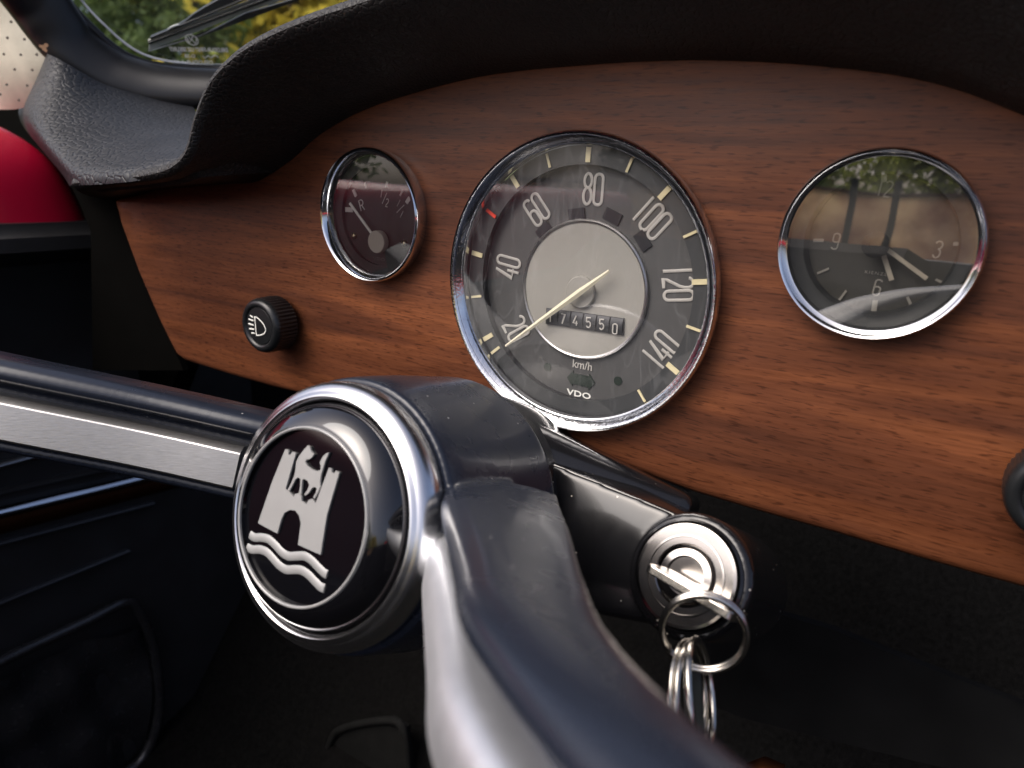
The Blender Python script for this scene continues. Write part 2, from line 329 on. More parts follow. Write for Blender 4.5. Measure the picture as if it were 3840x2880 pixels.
def fascia():
    ins = offset(outl, .0045); bm = bmesh.new(); edges = []
    def loop(pts):
        vs = [bm.verts.new(p) for p in pts]; return [bm.edges.new((vs[i], vs[(i + 1) % len(vs)])) for i in range(len(vs))], vs
    e, front = loop([V3(p.x, WY, p.z) for p in ins]); edges += e
    for (cx, cz), r in GAUGES: edges += loop([V3(cx + r * cos(2 * pi * k / 64), WY, cz + r * sin(2 * pi * k / 64)) for k in range(64)])[0]
    bmesh.ops.triangle_fill(bm, edges=edges, use_beauty=True)
    prev = front; n = len(outl)
    for off, y in ((.0022, WY + .0008), (.0006, WY + .0026), (0, WY + .006), (0, WY + .016)):
        ring = [bm.verts.new(V3(p.x, y, p.z)) for p in offset(outl, off)]
        for i in range(n): bm.faces.new((prev[i], prev[(i + 1) % n], ring[(i + 1) % n], ring[i]))
        prev = ring
    bmesh.ops.recalc_face_normals(bm, faces=bm.faces)
    me = bpy.data.meshes.new('wood_fascia'); bm.to_mesh(me); bm.free(); me.materials.append(M['wood'])
    o = bpy.data.objects.new('wood_fascia', me); COL.objects.link(o); o.parent = dash; o.matrix_parent_inverse = Matrix.Translation(ROOTS[dash.name]).inverted()
    me.polygons.foreach_set('use_smooth', [True] * len(me.polygons)); me.set_sharp_from_angle(angle=radians(50)); return o
fascia()
# hood: pairs of lip and wood edge
LY = -.045
lip = [(156, 378), (230, 368), (300, 361), (362, 345), (396, 312), (412, 250), (446, 165), (500, 105), (560, 65), (640, 28), (740, -8), (900, -58), (1200, -130), (1600, -170), (2000, -150), (2450, -60)]
edg = [(236, 433), (330, 413), (420, 404), (500, 398), (545, 395), (585, 376), (636, 340), (692, 290), (780, 241), (890, 203), (1050, 164), (1250, 143), (1500, 131), (1800, 147), (2050, 190), (2330, 303)]
lw = smooth_path([at(x, y, LY) for x, y in lip], 5); ew = smooth_path([at(x, y, WY - .0006) for x, y in edg], 5)
rows = [[] for _ in range(11)]
for k, (l, e) in enumerate(zip(lw, ew)):
    t = (lw[min(k + 1, len(lw) - 1)] - lw[max(k - 1, 0)]); t.y = 0; t.normalize(); o = V3(-t.z, 0, t.x)   # outwards, away from the wood
    e = e + o * 0
    f = l - o * .0075
    rows[0].append(e + V3(0, .012, 0)); rows[1].append(e.copy()); rows[2].append(e + o * .0012 + V3(0, -.004, 0)); rows[3].append(e.lerp(f, .3) + V3(0, -.004, 0)); rows[4].append(e.lerp(f, .72) + V3(0, -.003, 0))
    rows[5].append(f + V3(0, .001, 0)); rows[6].append(l - o * .0045 + V3(0, -.002, 0)); rows[7].append(l - o * .0012 + V3(0, .0005, 0)); rows[8].append(l + V3(0, .005, 0)); q_ = max(0, min(1, (22 - k) / 6)); rows[9].append(l + o * (.0005 - .0065 * q_) + V3(0, .02 - .012 * q_, 0)); rows[10].append(l - o * (.004 + .005 * q_) + V3(0, .20 - .188 * q_, 0))
MB().grid(rows).build('padded_hood', M['pad'], dash, sub=1)
# grained shelf at the driver's end
srow_ = [[(118, 136), (170, 166), (215, 193), (270, 211), (330, 225), (425, 236)],
        [(86, 195), (150, 215), (205, 232), (265, 247), (328, 256), (425, 262)],
        [(58, 246), (125, 265), (190, 278), (255, 288), (322, 292), (425, 286)],
        [(86, 302), (140, 315), (195, 325), (255, 330), (318, 325), (425, 308)],
        [(122, 346), (165, 352), (210, 355), (260, 352), (322, 342), (415, 330)],
        [(148, 376), (190, 374), (235, 370), (285, 366), (340, 353), (410, 342)],
        [(160, 400), (200, 400), (245, 396), (295, 392), (350, 380), (415, 365)]]
srow = [[(pr[0][0] - (30 if k < 3 else 8), pr[0][1] + (4 if 3 > k > 0 else -6 if k == 0 else 6)), (pr[0][0] - (18 if k < 3 else 10), pr[0][1] + (2 if k else -10)), (pr[0][0] - (18 if k < 3 else 7), pr[0][1] + (0 if k else -6))] + pr for k, pr in enumerate(srow_)]
srow[0] = [(x, y - 14) for x, y in srow[0]]
sback = [.06, .05, .025, .02, .03, .045, .06, .08, .11]; ease = [0, .3, .56, .78, .92, 1, 1]
rws = []
for r, pr in enumerate(srow):
    rws.append([at(x, y, sback[c] + (LY + .002 - sback[c]) * ease[r] + ((-.004 if c < 7 else .004) if r >= 5 else 0) + (.018 * (3 - c) if c < 3 and r >= 1 else 0)) for c, (x, y) in enumerate(pr)])
MB().grid(rws).build('shelf', M['shelf'], dash, sub=3)
# black end of the dashboard beside the door
endp = [(0, 225), (60, 240), (90, 300), (150, 372), (245, 425), (262, 480), (300, 585), (372, 745), (385, 800), (330, 950), (-60, 900), (-60, 225)]
MB().plate([at(x, y, .10) for x, y in endp], (0, .02, 0)).build('end_panel', M['matt'], dash, smooth=False)
MB().grid([[at(x, y, .099) for x, y in ((50, 240), (85, 302), (150, 380), (240, 432), (262, 480), (300, 585), (365, 735))], [at(x, y, yy) for (x, y), yy in zip(((58, 246), (86, 302), (148, 378), (246, 434), (268, 490), (306, 592), (372, 742)), (-.0, -.02, -.04, .007, .0085, .0085, .0085))]]).build('end_cap', M['matt'], dash)
MB().plate([at(x, y, .02) for x, y in ((92, 322), (150, 374), (245, 426), (262, 480), (300, 585), (345, 690), (372, 745), (396, 800), (200, 800), (196, 500), (188, 480), (176, 440), (152, 395), (118, 348))], (0, .004, 0)).build('end_trim', M['matt'], dash, smooth=False)
# ---------------------------------------------------------------- gauges
FACE = V3(0, -1, 0)
def ring_flat(c, r0, r1, y, name, m, par, th=.0008, sub=None):
    mb = MB().lathe((c[0], y, c[1]), FACE, [(r0, -th), (r0, 0), (r1, 0), (r1, -th)], 96); return mb.build(name, m, par)
def disc(c, r, y, name, m, par, th=.0008, n=96):
    mb = MB().lathe((c[0], y, c[1]), FACE, [(r, -th), (r * .995, -.00002), (r * .985, 0)], n, caps=(True, True)); return mb.build(name, m, par)
def pane(c, r, y, par, m):
    mb = MB().lathe((c[0], y, c[1]), FACE, [(r * k / 10, .0006 * (1 - (k / 10) ** 2)) for k in range(0, 11)], 96); return mb.build('glass', m, par)
def bar(p, q, wd, y, name, m, par, th=.0004):
    p, q = Vector((p[0], 0, p[1])), Vector((q[0], 0, q[1])); d = (q - p).normalized(); s = V3(-d.z, 0, d.x) * wd / 2
    poly = [p - s, q - s, q + s, p + s]; poly = [V3(a.x, y - th, a.z) for a in poly]
    return MB().plate(poly, (0, th, 0)).build(name, m, par, smooth=False)
def arc(cx, cy, rx, ry, a0, a1, n=10): return [(cx + rx * cos(radians(a0 + (a1 - a0) * k / n)), cy + ry * sin(radians(a0 + (a1 - a0) * k / n))) for k in range(n + 1)]
W_ = .30
GLY = {                                               # tall condensed numerals in a box W_ wide and 1 high: list of (path, closed)
    '0': [(arc(W_ / 2, 1 - W_ / 2, W_ / 2, W_ / 2, 0, 180) + arc(W_ / 2, W_ / 2, W_ / 2, W_ / 2, 180, 360), True)],
    '1': [([(W_ * .5, 0), (W_ * .5, 1)], False), ],
    '2': [(arc(W_ / 2, 1 - W_ / 2, W_ / 2, W_ / 2, 175, 0) + [(W_, .72), (W_ * .85, .55), (W_ * .1, .12), (0, 0), (W_, 0)], False)],
    '3': [(arc(W_ / 2, .77, W_ / 2, .23, 160, -80, 12) + arc(W_ / 2, .27, W_ / 2, .27, 80, -160, 12), False)],
    '4': [([(W_ * .62, 1), (-.02, .26), (W_ * 1.05, .26)], False), ([(W_ * .75, .5), (W_ * .75, 0)], False)],
    '5': [([(W_, 1), (0.02, 1), (0, .58)] + arc(W_ / 2, .3, W_ / 2, .3, 130, -150, 14), False)],
    '6': [(arc(W_ / 2, 1 - W_ / 2, W_ / 2, W_ / 2, 20, 180) + arc(W_ / 2, W_ / 2, W_ / 2, W_ / 2, 180, 360) + arc(W_ / 2, .42, W_ / 2, .14, 0, 180), False)],
    '7': [([(0, 1), (W_, 1), (W_ * .35, 0)], False)],
    '8': [(arc(W_ / 2, .77, W_ / 2 * .92, .23, -90, 270, 24), True), (arc(W_ / 2, .27, W_ / 2, .27, -90, 270, 24), True)],
    '9': [(arc(W_ / 2, W_ / 2, W_ / 2, W_ / 2, 200, 360) + arc(W_ / 2, 1 - W_ / 2, W_ / 2, W_ / 2, 0, 180) + arc(W_ / 2, .58, W_ / 2, .14, 180, 360), False)],
    'R': [([(0, 0), (0, 1), (W_ * .6, 1)] + arc(W_ * .6, .75, W_ * .5, .25, 90, -90, 8) + [(0, .5)], False), ([(W_ * .55, .5), (W_ * 1.1, 0)], False)],
    '/': [([(0, 0), (W_ * 1.1, 1)], False)],
}
def glyph(ch, org, ex, ez, h, st, y, name, m, par, cond=1.):
    mb = MB()
    for pth, cl in GLY[ch]:
        pts = [org + ex * (a * h * cond) + ez * (b * h) for a, b in pth]; pts = [V3(p.x, y, p.z) for p in pts]
        cln = [pts[0]]
        for p in pts[1:]:
            if (p - cln[-1]).length > 1e-5: cln.append(p)
        if cl and (cln[0] - cln[-1]).length < 1e-5: cln.pop()
        mb.tube(cln, st, .00012, (0, -1, 0), 8, cl)
    return mb.build(name, m, par)
def numerals(txt, cen, ang, h, st, y, m, par, gap=.40, name='numeral', cond=1.):   # ang: clockwise turn
    a = radians(ang); ex = V3(cos(a), 0, -sin(a)); ez = V3(sin(a), 0, cos(a)); adv = gap * h * cond; c = V3(cen[0], y, cen[1])
    for i, ch in enumerate(txt):
        org = c + ex * ((i - (len(txt) - 1) / 2) * adv - W_ / 2 * h * cond) - ez * (h / 2); glyph(ch, org, ex, ez, h, st, y, name, m, par, cond)
def text(txt, org, ex, ey, size, name, m, par, sx=1., depth=.0001, bold=0., space=1.):   # org: lower middle of the line
    cu = bpy.data.curves.new(name, 'FONT'); cu.body = txt; cu.size = 1; cu.align_x = 'CENTER'; cu.extrude = 0.02; cu.offset = bold; cu.space_character = space; cu.resolution_u = 3
    to = bpy.data.objects.new(name + '_tmp', cu); me = bpy.data.meshes.new_from_object(to); bpy.data.objects.remove(to); bpy.data.curves.remove(cu)
    ez = ex.cross(ey).normalized()
    for v in me.vertices: p = v.co.copy(); v.co = org + ex * (p.x * size * sx) + ey * (p.y * size) + ez * (p.z / .02 * depth)
    me.materials.clear(); me.materials.append(m); me.name = name
    o = bpy.data.objects.new(name, me); COL.objects.link(o); o.parent = par
    if par.name in ROOTS: o.matrix_parent_inverse = Matrix.Translation(ROOTS[par.name]).inverted()
    return o
def loc(zx, zy, x0, y0, s, y): p = onpl(x0 + zx / s, y0 + zy / s, V3(0, y, 0), V3(0, 1, 0)); return (p.x, p.z)
EX, EZ = V3(1, 0, 0), V3(0, 0, 1)
# --- speedometer
c = (0, 0)
sp = thing('speedometer', 'large round speedometer with ivory needle, numerals to 140 and odometer', 'speedometer', (0, .008, 0))
S = lambda a, b, y: loc(a, b, 1640, 440, 1.3375, y)
bz = MB().lathe((0, 0, 0), FACE, [(.0575, -.0085), (.0588, -.0085), (.0597, -.005), (.0600, -.0018), (.0598, -.0004), (.0592, .0004), (.0584, .0003), (.0578, -.0002), (.0556, -.0022), (.0549, -.0034), (.0547, -.0062)], 128).build('bezel', M['pitted'], sp)
MB().lathe((0, 0, 0), FACE, [(.0572, .0004 - .0010), (.0565, -.0040), (.0562, -.009)], 96).build('bezel_seat', M['black'], bz)
DR, DD = .0083, .0128
MB().lathe((0, 0, 0), FACE, [(.0549, -.0036), (.0549, -DR)], 96).build('inner_wall', M['window'], sp)
ring_flat((.0003, -.0004), .0479, .0552, DR, 'tick_ring', M['dialring'], sp, .001)
MB().lathe((.0003, DR, -.0004), FACE, [(.0479, 0), (.0482, -.0010), (.0485, -(DD - DR) - .0005)], 96).build('ring_wall', M['window'], sp)
disc((.0003, -.0004), .0490, DD, 'dial', M['dial'], sp)
for k, (zx, zy) in zip(range(-6, 9), [(257, 1101), (199, 898), (203, 686), (273, 482), (392, 322), (560, 217), (760, 187), (966, 240), (1141, 380), (1271, 585), (1317, 825), (1286, 1058), (1182, 1258), (1027, 1395), None] if False else [(257, 1101), (199, 898), (203, 686), (273, 482), (392, 322), (560, 217), (760, 187), (966, 240), (1141, 380), (1271, 585), (1317, 825), (1286, 1058), (1182, 1258), (1027, 1395)]):
    p = Vector((*S(zx, zy, DR), 0)); d = p.normalized(); major = k % 2 == 0
    bar(p - d * .0028, p + d * .0028, .0020 if major else (.0014 if k == -3 else .0010), DR - .0003, 'tick_mark', M['redtick'] if k == -3 else M['tick'], sp)
p = Vector((*S(294, 1167, DR), 0)); d = p.normalized(); bar(p - d * .0028, p + d * .0028, .0012, DR - .0003, 'tick_mark', M['tick'], sp)
for t, zx, zy, an in (('20', 395, 1062, 57), ('40', 352, 750, -83), ('60', 496, 463, -41), ('80', 780, 361, 0), ('100', 1073, 502, 40), ('120', 1207, 832, 81), ('140', 1118, 1172, -59)):
    numerals(t, S(zx, zy, DD - .0006), an,   .0118, .00060, DD - .0004, M['digit'], sp, .40)
for zx, zy in ((530, 562), (697, 478), (880, 490), (1035, 615)):
    p = Vector((*S(zx, zy, DD - .0006), 0)); q = p.normalized(); s_ = Vector((-q.y, q.x, 0)) * .0037
    bar(p - s_ - q * .0006, p + s_ - q * .0006, .0046, DD - .0003, 'lamp_window', M['window'], sp)
cd = (.0003, -.0023)
dk = disc(cd, .0278, DD - .0012, 'centre_disc', M['disc'], sp, .001)
MB().lathe((cd[0], DD - .0012, cd[1]), FACE, [(.0276, -.001), (.0276, .0006), (.0282, .0009), (.0288, .0004), (.0289, -.001)], 96).build('disc_rim', M['satin'], dk)
# odometer
ok = [S(543, 957, DD - .0026), S(933, 1010, DD - .0026), S(930, 1095, DD - .0026), S(540, 1037, DD - .0026)]
od = thing_od = MB().plate([V3(a, DD - .0013, b) for a, b in ok], (0, -.0007, 0)).build('odometer', M['window'], sp, smooth=False)
ux = (Vector((*ok[1], 0)) - Vector((*ok[0], 0))); uz = (Vector((*ok[0], 0)) - Vector((*ok[3], 0)))
for i, ch in enumerate('174550'):
    a0 = i / 6; oc = Vector((*ok[3], 0)) + ux * (a0 + .012); e = ux * (1 / 6 - .018)
    fr = []
    for k in range(7):
        t = k / 6; fr.append([oc + e * q + uz * (.02 + .96 * t) for q in (0, 1)])
    rws = [[V3(p_.x, DD - .0021 - .0007 * sin(pi * k / 6), p_.y) for p_ in r] for k, r in enumerate(fr)]
    dr = MB().grid(rws).build('drum', M['wiper'], od)
    dn = .2 if i < 5 else .04
    oo = oc + e * .27 + uz * dn
    glyph(ch, V3(oo.x, 0, oo.y), V3(e.x, 0, e.y).normalized(), V3(uz.x, 0, uz.y).normalized(), .0041 if i < 5 else .0041, .00030, DD - .0031, 'numeral', M['digit'], dr, 1.55)
# print
p = S(725, 1262, DD - .0005); text('km/h', V3(p[0], DD - .0003, p[1]), EX, EZ, .0050, 'unit_print', M['digit'], sp, .95, .0001, .012)
p = S(708, 1402, DD - .0005); text('VDO', V3(p[0], DD - .0003, p[1]), EX, EZ, .0036, 'maker_print', M['white'], sp, 1.45, .0001, .02, 1.05)
for zx, zy in ((552, 1253), (905, 1322)): disc(S(zx, zy, DD - .0003), .0019, DD - .0003, 'pilot_lamp', M['arrow'], sp, .0003, 24)
q = S(720, 1318, DD - .0003); ar = [(-.0068, 0), (-.0038, .0036), (-.0038, .0024), (.0038, .0024), (.0038, .0036), (.0068, 0), (.0038, -.0036), (.0038, -.0024), (-.0038, -.0024), (-.0038, -.0036)]
MB().plate([V3(q[0] + a, DD - .0002, q[1] + b) for a, b in ar], (0, -.0003, 0)).build('turn_arrow', M['arrow'], sp, smooth=False)
# needle
NY = .0068; tip, tail = S(340, 1148, NY), S(860, 770, NY); hub = S(722, 872, NY)
a, b = V3(tip[0], NY, tip[1]), V3(tail[0], NY, tail[1]); hb = a.lerp(b, .735); d = (b - a).normalized(); sd_ = V3(-d.z, 0, d.x)
nd = MB().sweep([(a, sd_, FACE), (a.lerp(hb, .5), sd_, FACE), (hb, sd_, FACE), (b, sd_, FACE)], [[(-x, -.0002), (0, z), (x, -.0002), (0, -.0004)] for x, z in ((.0005, .0001), (.0010, .0004), (.0014, .0006), (.0006, .0001))]).build('needle', M['ivory'], sp, smooth=False)
cp = S(714, 878, .0098); MB().lathe((cp[0], .0098, cp[1]), FACE, [(.0066, -.0028), (.0066, -.0004), (.0062, 0), (.0008, .0002), (.0008, .0028)], 48, caps=(False, True)).build('needle_cap', M['disc'], sp)
pane((0, 0), .0549, .0036, sp, M['gaugeglass'])
# --- fuel gauge
FCX, FCZ = -.10926, .0201
fu = thing('fuel_gauge', 'small round fuel gauge marked R, 1/2 and 1/1 with ivory needle', 'fuel gauge', (FCX, .008, FCZ))
Fl = lambda a, b, y: loc(a, b, 1160, 520, 2.963, y)
MB().lathe((FCX, 0, FCZ), FACE, [(.0285, -.0085), (.0300, -.0085), (.0308, -.0045), (.03095, -.0016), (.0306, -.0002), (.0300, .0004), (.0294, .0001), (.0290, -.0004), (.0279, -.0024), (.0276, -.0036), (.0275, -.006)], 96).build('bezel', M['chrome'], fu)
FR, FD = .0070, .0092
MB().lathe((FCX, 0, FCZ), FACE, [(.0276, -.0036), (.0276, -FR)], 64).build('inner_wall', M['window'], fu)
ring_flat((FCX, FCZ - .0004), .0228, .0278, FR, 'dial_rim', M['dialdark'], fu)
MB().lathe((FCX, FR, FCZ - .0004), FACE, [(.0228, 0), (.0231, -.0006), (.0232, -(FD - FR) - .0004)], 64).build('rim_wall', M['window'], fu)
disc((FCX, FCZ - .0004), .0235, FD, 'dial', M['dialdark'], fu)
for (x0, y0), (x1, y1), wd in (((408, 786), (488, 792), .0022), ((495, 565), (528, 640), .0018), ((625, 485), (642, 550), .0008), ((873, 478), (865, 540), .0012), ((1045, 575), (1015, 635), .0008), ((1122, 655), (1085, 715), .0018)):
    bar(Fl(x0, y0, FD), Fl(x1, y1, FD), wd, FD - .0002, 'tick_mark', M['fuelprint'], fu)
YF = FD - .0003
numerals('R', Fl(580, 740, YF), -18, .0050, .00026, YF, M['fuelprint'], fu, .4, cond=1.5)
def frac(ch1, ch2, cen, ang):
    a = radians(ang); ex = V3(cos(a), 0, -sin(a)); ez = V3(sin(a), 0, cos(a)); cc = V3(cen[0], YF, cen[1]); h = .0036
    glyph('1', cc - ex * .0034 + ez * .0002, ex, ez, h, .00022, YF, 'numeral', M['fuelprint'], fu, 1.2)
    glyph('/', cc - ex * .0014 - ez * .0024, ex, ez, .0056, .00020, YF, 'numeral', M['fuelprint'], fu, 1.0)
    glyph(ch2, cc + ex * .0008 - ez * .0030, ex, ez, h, .00022, YF, 'numeral', M['fuelprint'], fu, 1.3)
frac('1', '2', Fl(842, 675, YF), 12); frac('1', '1', Fl(1015, 795, YF), 32)
for zx, zy in ((488, 1080), (1045, 1165)):
    q = Fl(zx, zy, FD - .001); scw = MB().lathe((q[0], FD - .0002, q[1]), FACE, [(.0017, 0), (.0016, .0007), (.0011, .0012), (.0004, .0014)], 24, caps=(False, True)).build('screw', M['brass'], fu)
    bar((q[0] - .0003, q[1] - .0014), (q[0] + .0002, q[1] + .0014), .0004, FD - .0014, 'slot', M['black'], scw, .0003)
q = Fl(740, 1148, .0045); t = Fl(452, 715, .0060)
bar((q[0], q[1]), t, .0013, .0060, 'needle', M['white'], fu, .0004)
MB().lathe((q[0], .0045, q[1]), FACE, [(.0053, -.003), (.0053, -.0003), (.0051, 0)], 48, caps=(False, True)).build('needle_cap', M['fuelcap'], fu)
q = Fl(777, 1350, YF); text('VDO', V3(q[0], YF, q[1]), EX, EZ, .0019, 'maker_print', M['dim'], fu, 1.7, .0001, .0, 1.2)
pane((FCX, FCZ), .0277, .0036, fu, M['fuelglass'])
# --- clock
KCX, KCZ = .10706, .02649
ck = thing('dashboard_clock', 'round dashboard clock with short ivory hands pointing down and chrome bezel', 'clock', (KCX, .008, KCZ))
Kl = lambda a, b, y: loc(a, b, 2880, 500, 2.0739, y)
MB().lathe((KCX, 0, KCZ), FACE, [(.0285, -.0085), (.0291, -.0085), (.0298, -.0045), (.02998, -.0016), (.0297, -.0003), (.0292, .0004), (.0287, .0002), (.0283, -.0003), (.0275, -.0022), (.0272, -.0036), (.0271, -.006)], 96).build('bezel', M['chrome'], ck)
KR, KDp = .0075, .0125
MB().lathe((KCX, 0, KCZ), FACE, [(.0272, -.0036), (.0266, -.0060), (.0245, -KR), (.0228, -KR)], 64).build('inner_wall', M['dialring'], ck)
MB().lathe((KCX, 0, KCZ), FACE, [(.0228, -KR), (.0222, -KR - .001), (.0220, -KDp - .0004)], 64).build('rim_wall', M['dialring'], ck)
disc((KCX, KCZ), .0224, KDp, 'dial', M['clockdial'], ck)
hubc = Vector((*Kl(855, 870, KDp), 0))
hubc = Vector((KCX + .0012, KCZ - .0002, 0))
for (x0, y0), (x1, y1), wd in (((355, 832), (435, 832), .0011), ((475, 1050), (385, 1088), .0007), ((610, 1222), (556, 1296), .0007), ((836, 1297), (822, 1395), .0016), ((1085, 1270), (1118, 1350), .0008), ((1305, 1135), (1362, 1162), .0007), ((1440, 860), (1500, 858), .0011), ((905, 300), (903, 380), .0016)):
    bar(Kl(x0, y0, KDp), Kl(x1, y1, KDp), wd, KDp - .0002, 'tick_mark', M['clockprint'], ck)
YK = KDp - .0003
for ch, zx, zy in (('9', 527, 840), ('6', 852, 1200), ('3', 1320, 905)): numerals(ch, Kl(zx, zy, YK), 5, .0052, .00026, YK, M['clockprint'], ck, .4, cond=1.25)
numerals('12', Kl(905, 430, YK), 5, .0048, .00026, YK, M['clockprint'], ck, .4, cond=1.25)
q = Kl(850, 1100, YK); text('KIENZLE', V3(q[0], YK, q[1]), V3(1, 0, -.03), EZ, .0014, 'maker_print', M['clockprint'], ck, 1.25, .0001, 0, 1.25)
for (x0, y0), (x1, y1), wd, nm, yy in (((900, 950), (962, 1142), .0015, 'hour_hand', .0098), ((930, 905), (1236, 1130), .0013, 'minute_hand', .0088)): bar(Kl(x0, y0, yy), Kl(x1, y1, yy), wd, yy, nm, M['hand'], ck, .0003)
hq = Kl(835, 868, .0048); MB().lathe((hq[0], .0048, hq[1]), FACE, [(.0034, -.0075), (.0034, -.001), (.0041, -.0008), (.0041, -.0002), (.0038, 0), (.0019, 0), (.0018, -.0004)], 40, caps=(False, True)).build('setting_knob', M['black'], ck)
MB().lathe((KCX, .0036, KCZ), FACE, [(.0034 * 0 + .0002, .0003), (.0272 * .3, .00028), (.0272 * .6, .0002), (.0272, 0)], 96).build('glass', M['clockglass'], ck)
# ---------------------------------------------------------------- pull knobs
def pull_knob(cx, cz, label, icon):
    k = thing('pull_knob', label, 'knob', (cx, WY, cz), 'black pull knobs on the wood fascia')
    teeth = lambda kk, a: (-.0006 * (.5 + .5 * cos(a * 44)) if kk in (2, 3, 4) else 0)
    R = .0146
    KO = -.003
    MB().lathe((cx, 0, cz), FACE, [(.0075, -WY), (.0118, -.0055)] + [(a, b + KO) for a, b in ((R, -.0015), (R + .0003, .002), (R + .0002, .0085), (R + .0001, .0098), (R - .0004, .0115), (R - .0016, .0128), (R - .0030, .0132), (R - .0040, .0128), (R - .0045, .0120))], 264, mod=teeth).build('grip', M['knob'], k)
    MB().lathe((cx, 0, cz), FACE, [(a, b + KO) for a, b in ((R - .0044, .0118), (R - .0048, .0123), (.006, .0127), (.0003, .0129))], 64, caps=(False, True)).build('cap', M['knob'], k)
    if icon: icon(k)
    return k
kc = at(558, 705, -.0098)
def lamp_icon(k):
    Ik = lambda a, b: onpl(860 + a / 5.529, 1060 + b / 5.529, V3(0, -.0101, 0), V3(0, 1, 0))
    pts = [Ik(a, b) for a, b in ((525, 705), (560, 715), (610, 755), (670, 815), (720, 880), (750, 950), (750, 1010), (720, 1055), (670, 1082), (610, 1093), (565, 1095), (550, 1000), (538, 850))]
    ic = MB().tube(pts, .00035, .00012, FACE, 8, True)
    for q, r in (((430, 680), (490, 720)), ((400, 755), (500, 790)), ((395, 850), (505, 882)), ((412, 952), (515, 970)), ((458, 1042), (525, 1052))): ic.tube([Ik(*q), Ik(*r)], .00042, .00012, FACE, 8)
    ic.build('lamp_symbol', M['white'], k)
pull_knob(kc.x, kc.z, 'ribbed black pull knob with white headlamp symbol below the fuel gauge', lamp_icon)
kc2 = at(2300, 1082, -.009)
pull_knob(kc2.x, kc2.z, 'plain black pull knob cut off by the frame below the clock', None)
# ---------------------------------------------------------------- steering wheel
A = V3(.01, .945, -.327).normalized(); NN = -A; H0 = V3(-.0262, -.1056, -.0653); E0 = V3(-.0263, -.118, -.0616)
R0 = (V3(1, 0, 0) - A * A.x).normalized(); U0 = NN.cross(R0).normalized()
if U0.z < 0: U0 = -U0
sw = thing('steering_wheel', 'black two spoke steering wheel with chrome hub ring and castle emblem', 'steering wheel', H0)
MB().lathe(H0, NN, [(.0366, .0005), (.0367, .0040), (.0372, .0056), (.0380, .0062), (.0388, .0060), (.0394, .0052), (.0400, .0050), (.0416, .0042), (.0428, .0024), (.0435, .0003), (.0436, -.0012), (.0430, -.0050), (.0415, -.0070)], 128).build('hub_ring', M['satinchrome'], sw)
hbt = MB().lathe(H0, NN, [(.0366, .0010), (.0362, .0046), (.0350, .0072), (.0332, .0094), (.0310, .0112), (.0293, .0121), (.0286, .0124), (.0268, .0124), (.0266, .0108)], 128).build('horn_button', M['dome'], sw)
MB().lathe(H0, NN, [(.0272, .0100), (.0270, .0112), (.0002, .0112)], 128, caps=(False, True)).build('emblem_disc', M['lacquer'], hbt)
eh = (E0 - H0).dot(NN); ec = H0 + NN * eh
MB().lathe(ec, NN, [(.0270, -.0012), (.0270, .0002), (.0274, .0005), (.0278, .0003), (.0281, -.0008)], 128).build('emblem_ring', M['emblem'], hbt)
ep0 = H0 + NN * .0112
def Em(a, b, off=.0004): return onpl(900 + a / 2.3708, 1600 + b / 2.3708, ep0 + NN * off, A)
def emblem_poly(name, polys, off=.0008):
    mb = MB()
    for pl in polys: mb.plate([Em(a, b, off) for a, b in pl], A * .0007)
    return mb.build(name, M['emblem'], hbt, smooth=False)
castle_l = [(163, 845), (285, 490), (402, 200), (420, 200), (432, 218), (430, 245), (445, 252), (462, 225), (475, 222), (495, 240), (405, 552), (440, 580), (478, 625), (487, 600), (520, 590), (545, 615), (548, 660), (590, 690), (606, 655), (640, 640), (672, 680), (790, 365), (812, 372), (818, 405), (836, 418), (850, 392), (882, 408), (770, 790), (715, 1140), (515, 1050), (540, 860), (525, 790), (490, 745), (440, 740), (395, 765), (368, 820), (330, 950), (163, 860)]
emblem_poly('emblem_castle', [castle_l])
wolf = [(605, 165), (620, 180), (630, 215), (655, 245), (640, 270), (615, 290), (590, 290), (580, 315), (600, 350), (640, 380), (690, 395), (715, 385), (718, 350), (708, 320), (735, 265), (770, 235), (790, 228), (780, 255), (755, 310), (735, 380), (722, 420), (712, 480), (715, 530), (690, 590), (662, 640), (650, 625), (672, 590), (682, 550), (665, 535), (640, 545), (610, 590), (580, 612), (572, 600), (600, 560), (615, 520), (600, 480), (570, 465), (553, 470), (548, 540), (543, 600), (525, 590), (535, 520), (537, 465), (515, 450), (490, 470), (455, 540), (435, 575), (425, 560), (455, 500), (480, 440), (490, 400), (500, 310), (525, 260), (575, 195)]
emblem_poly('emblem_wolf', [wolf], .0009)
def wave(pts):
    P = smooth_path([Em(a, b) for a, b in pts], 6); return MB().tube(P, .00135, .0004, NN, 8).build('emblem_wave', M['emblem'], hbt)
wave([(90, 960), (130, 985), (190, 985), (250, 1000), (310, 1050), (370, 1115), (430, 1150), (500, 1150), (570, 1150), (630, 1185), (690, 1245), (740, 1295), (775, 1315)])
wave([(65, 1072), (110, 1092), (175, 1092), (235, 1115), (290, 1170), (345, 1230), (410, 1270), (480, 1270), (540, 1275), (600, 1310), (660, 1370), (710, 1420), (752, 1440)])
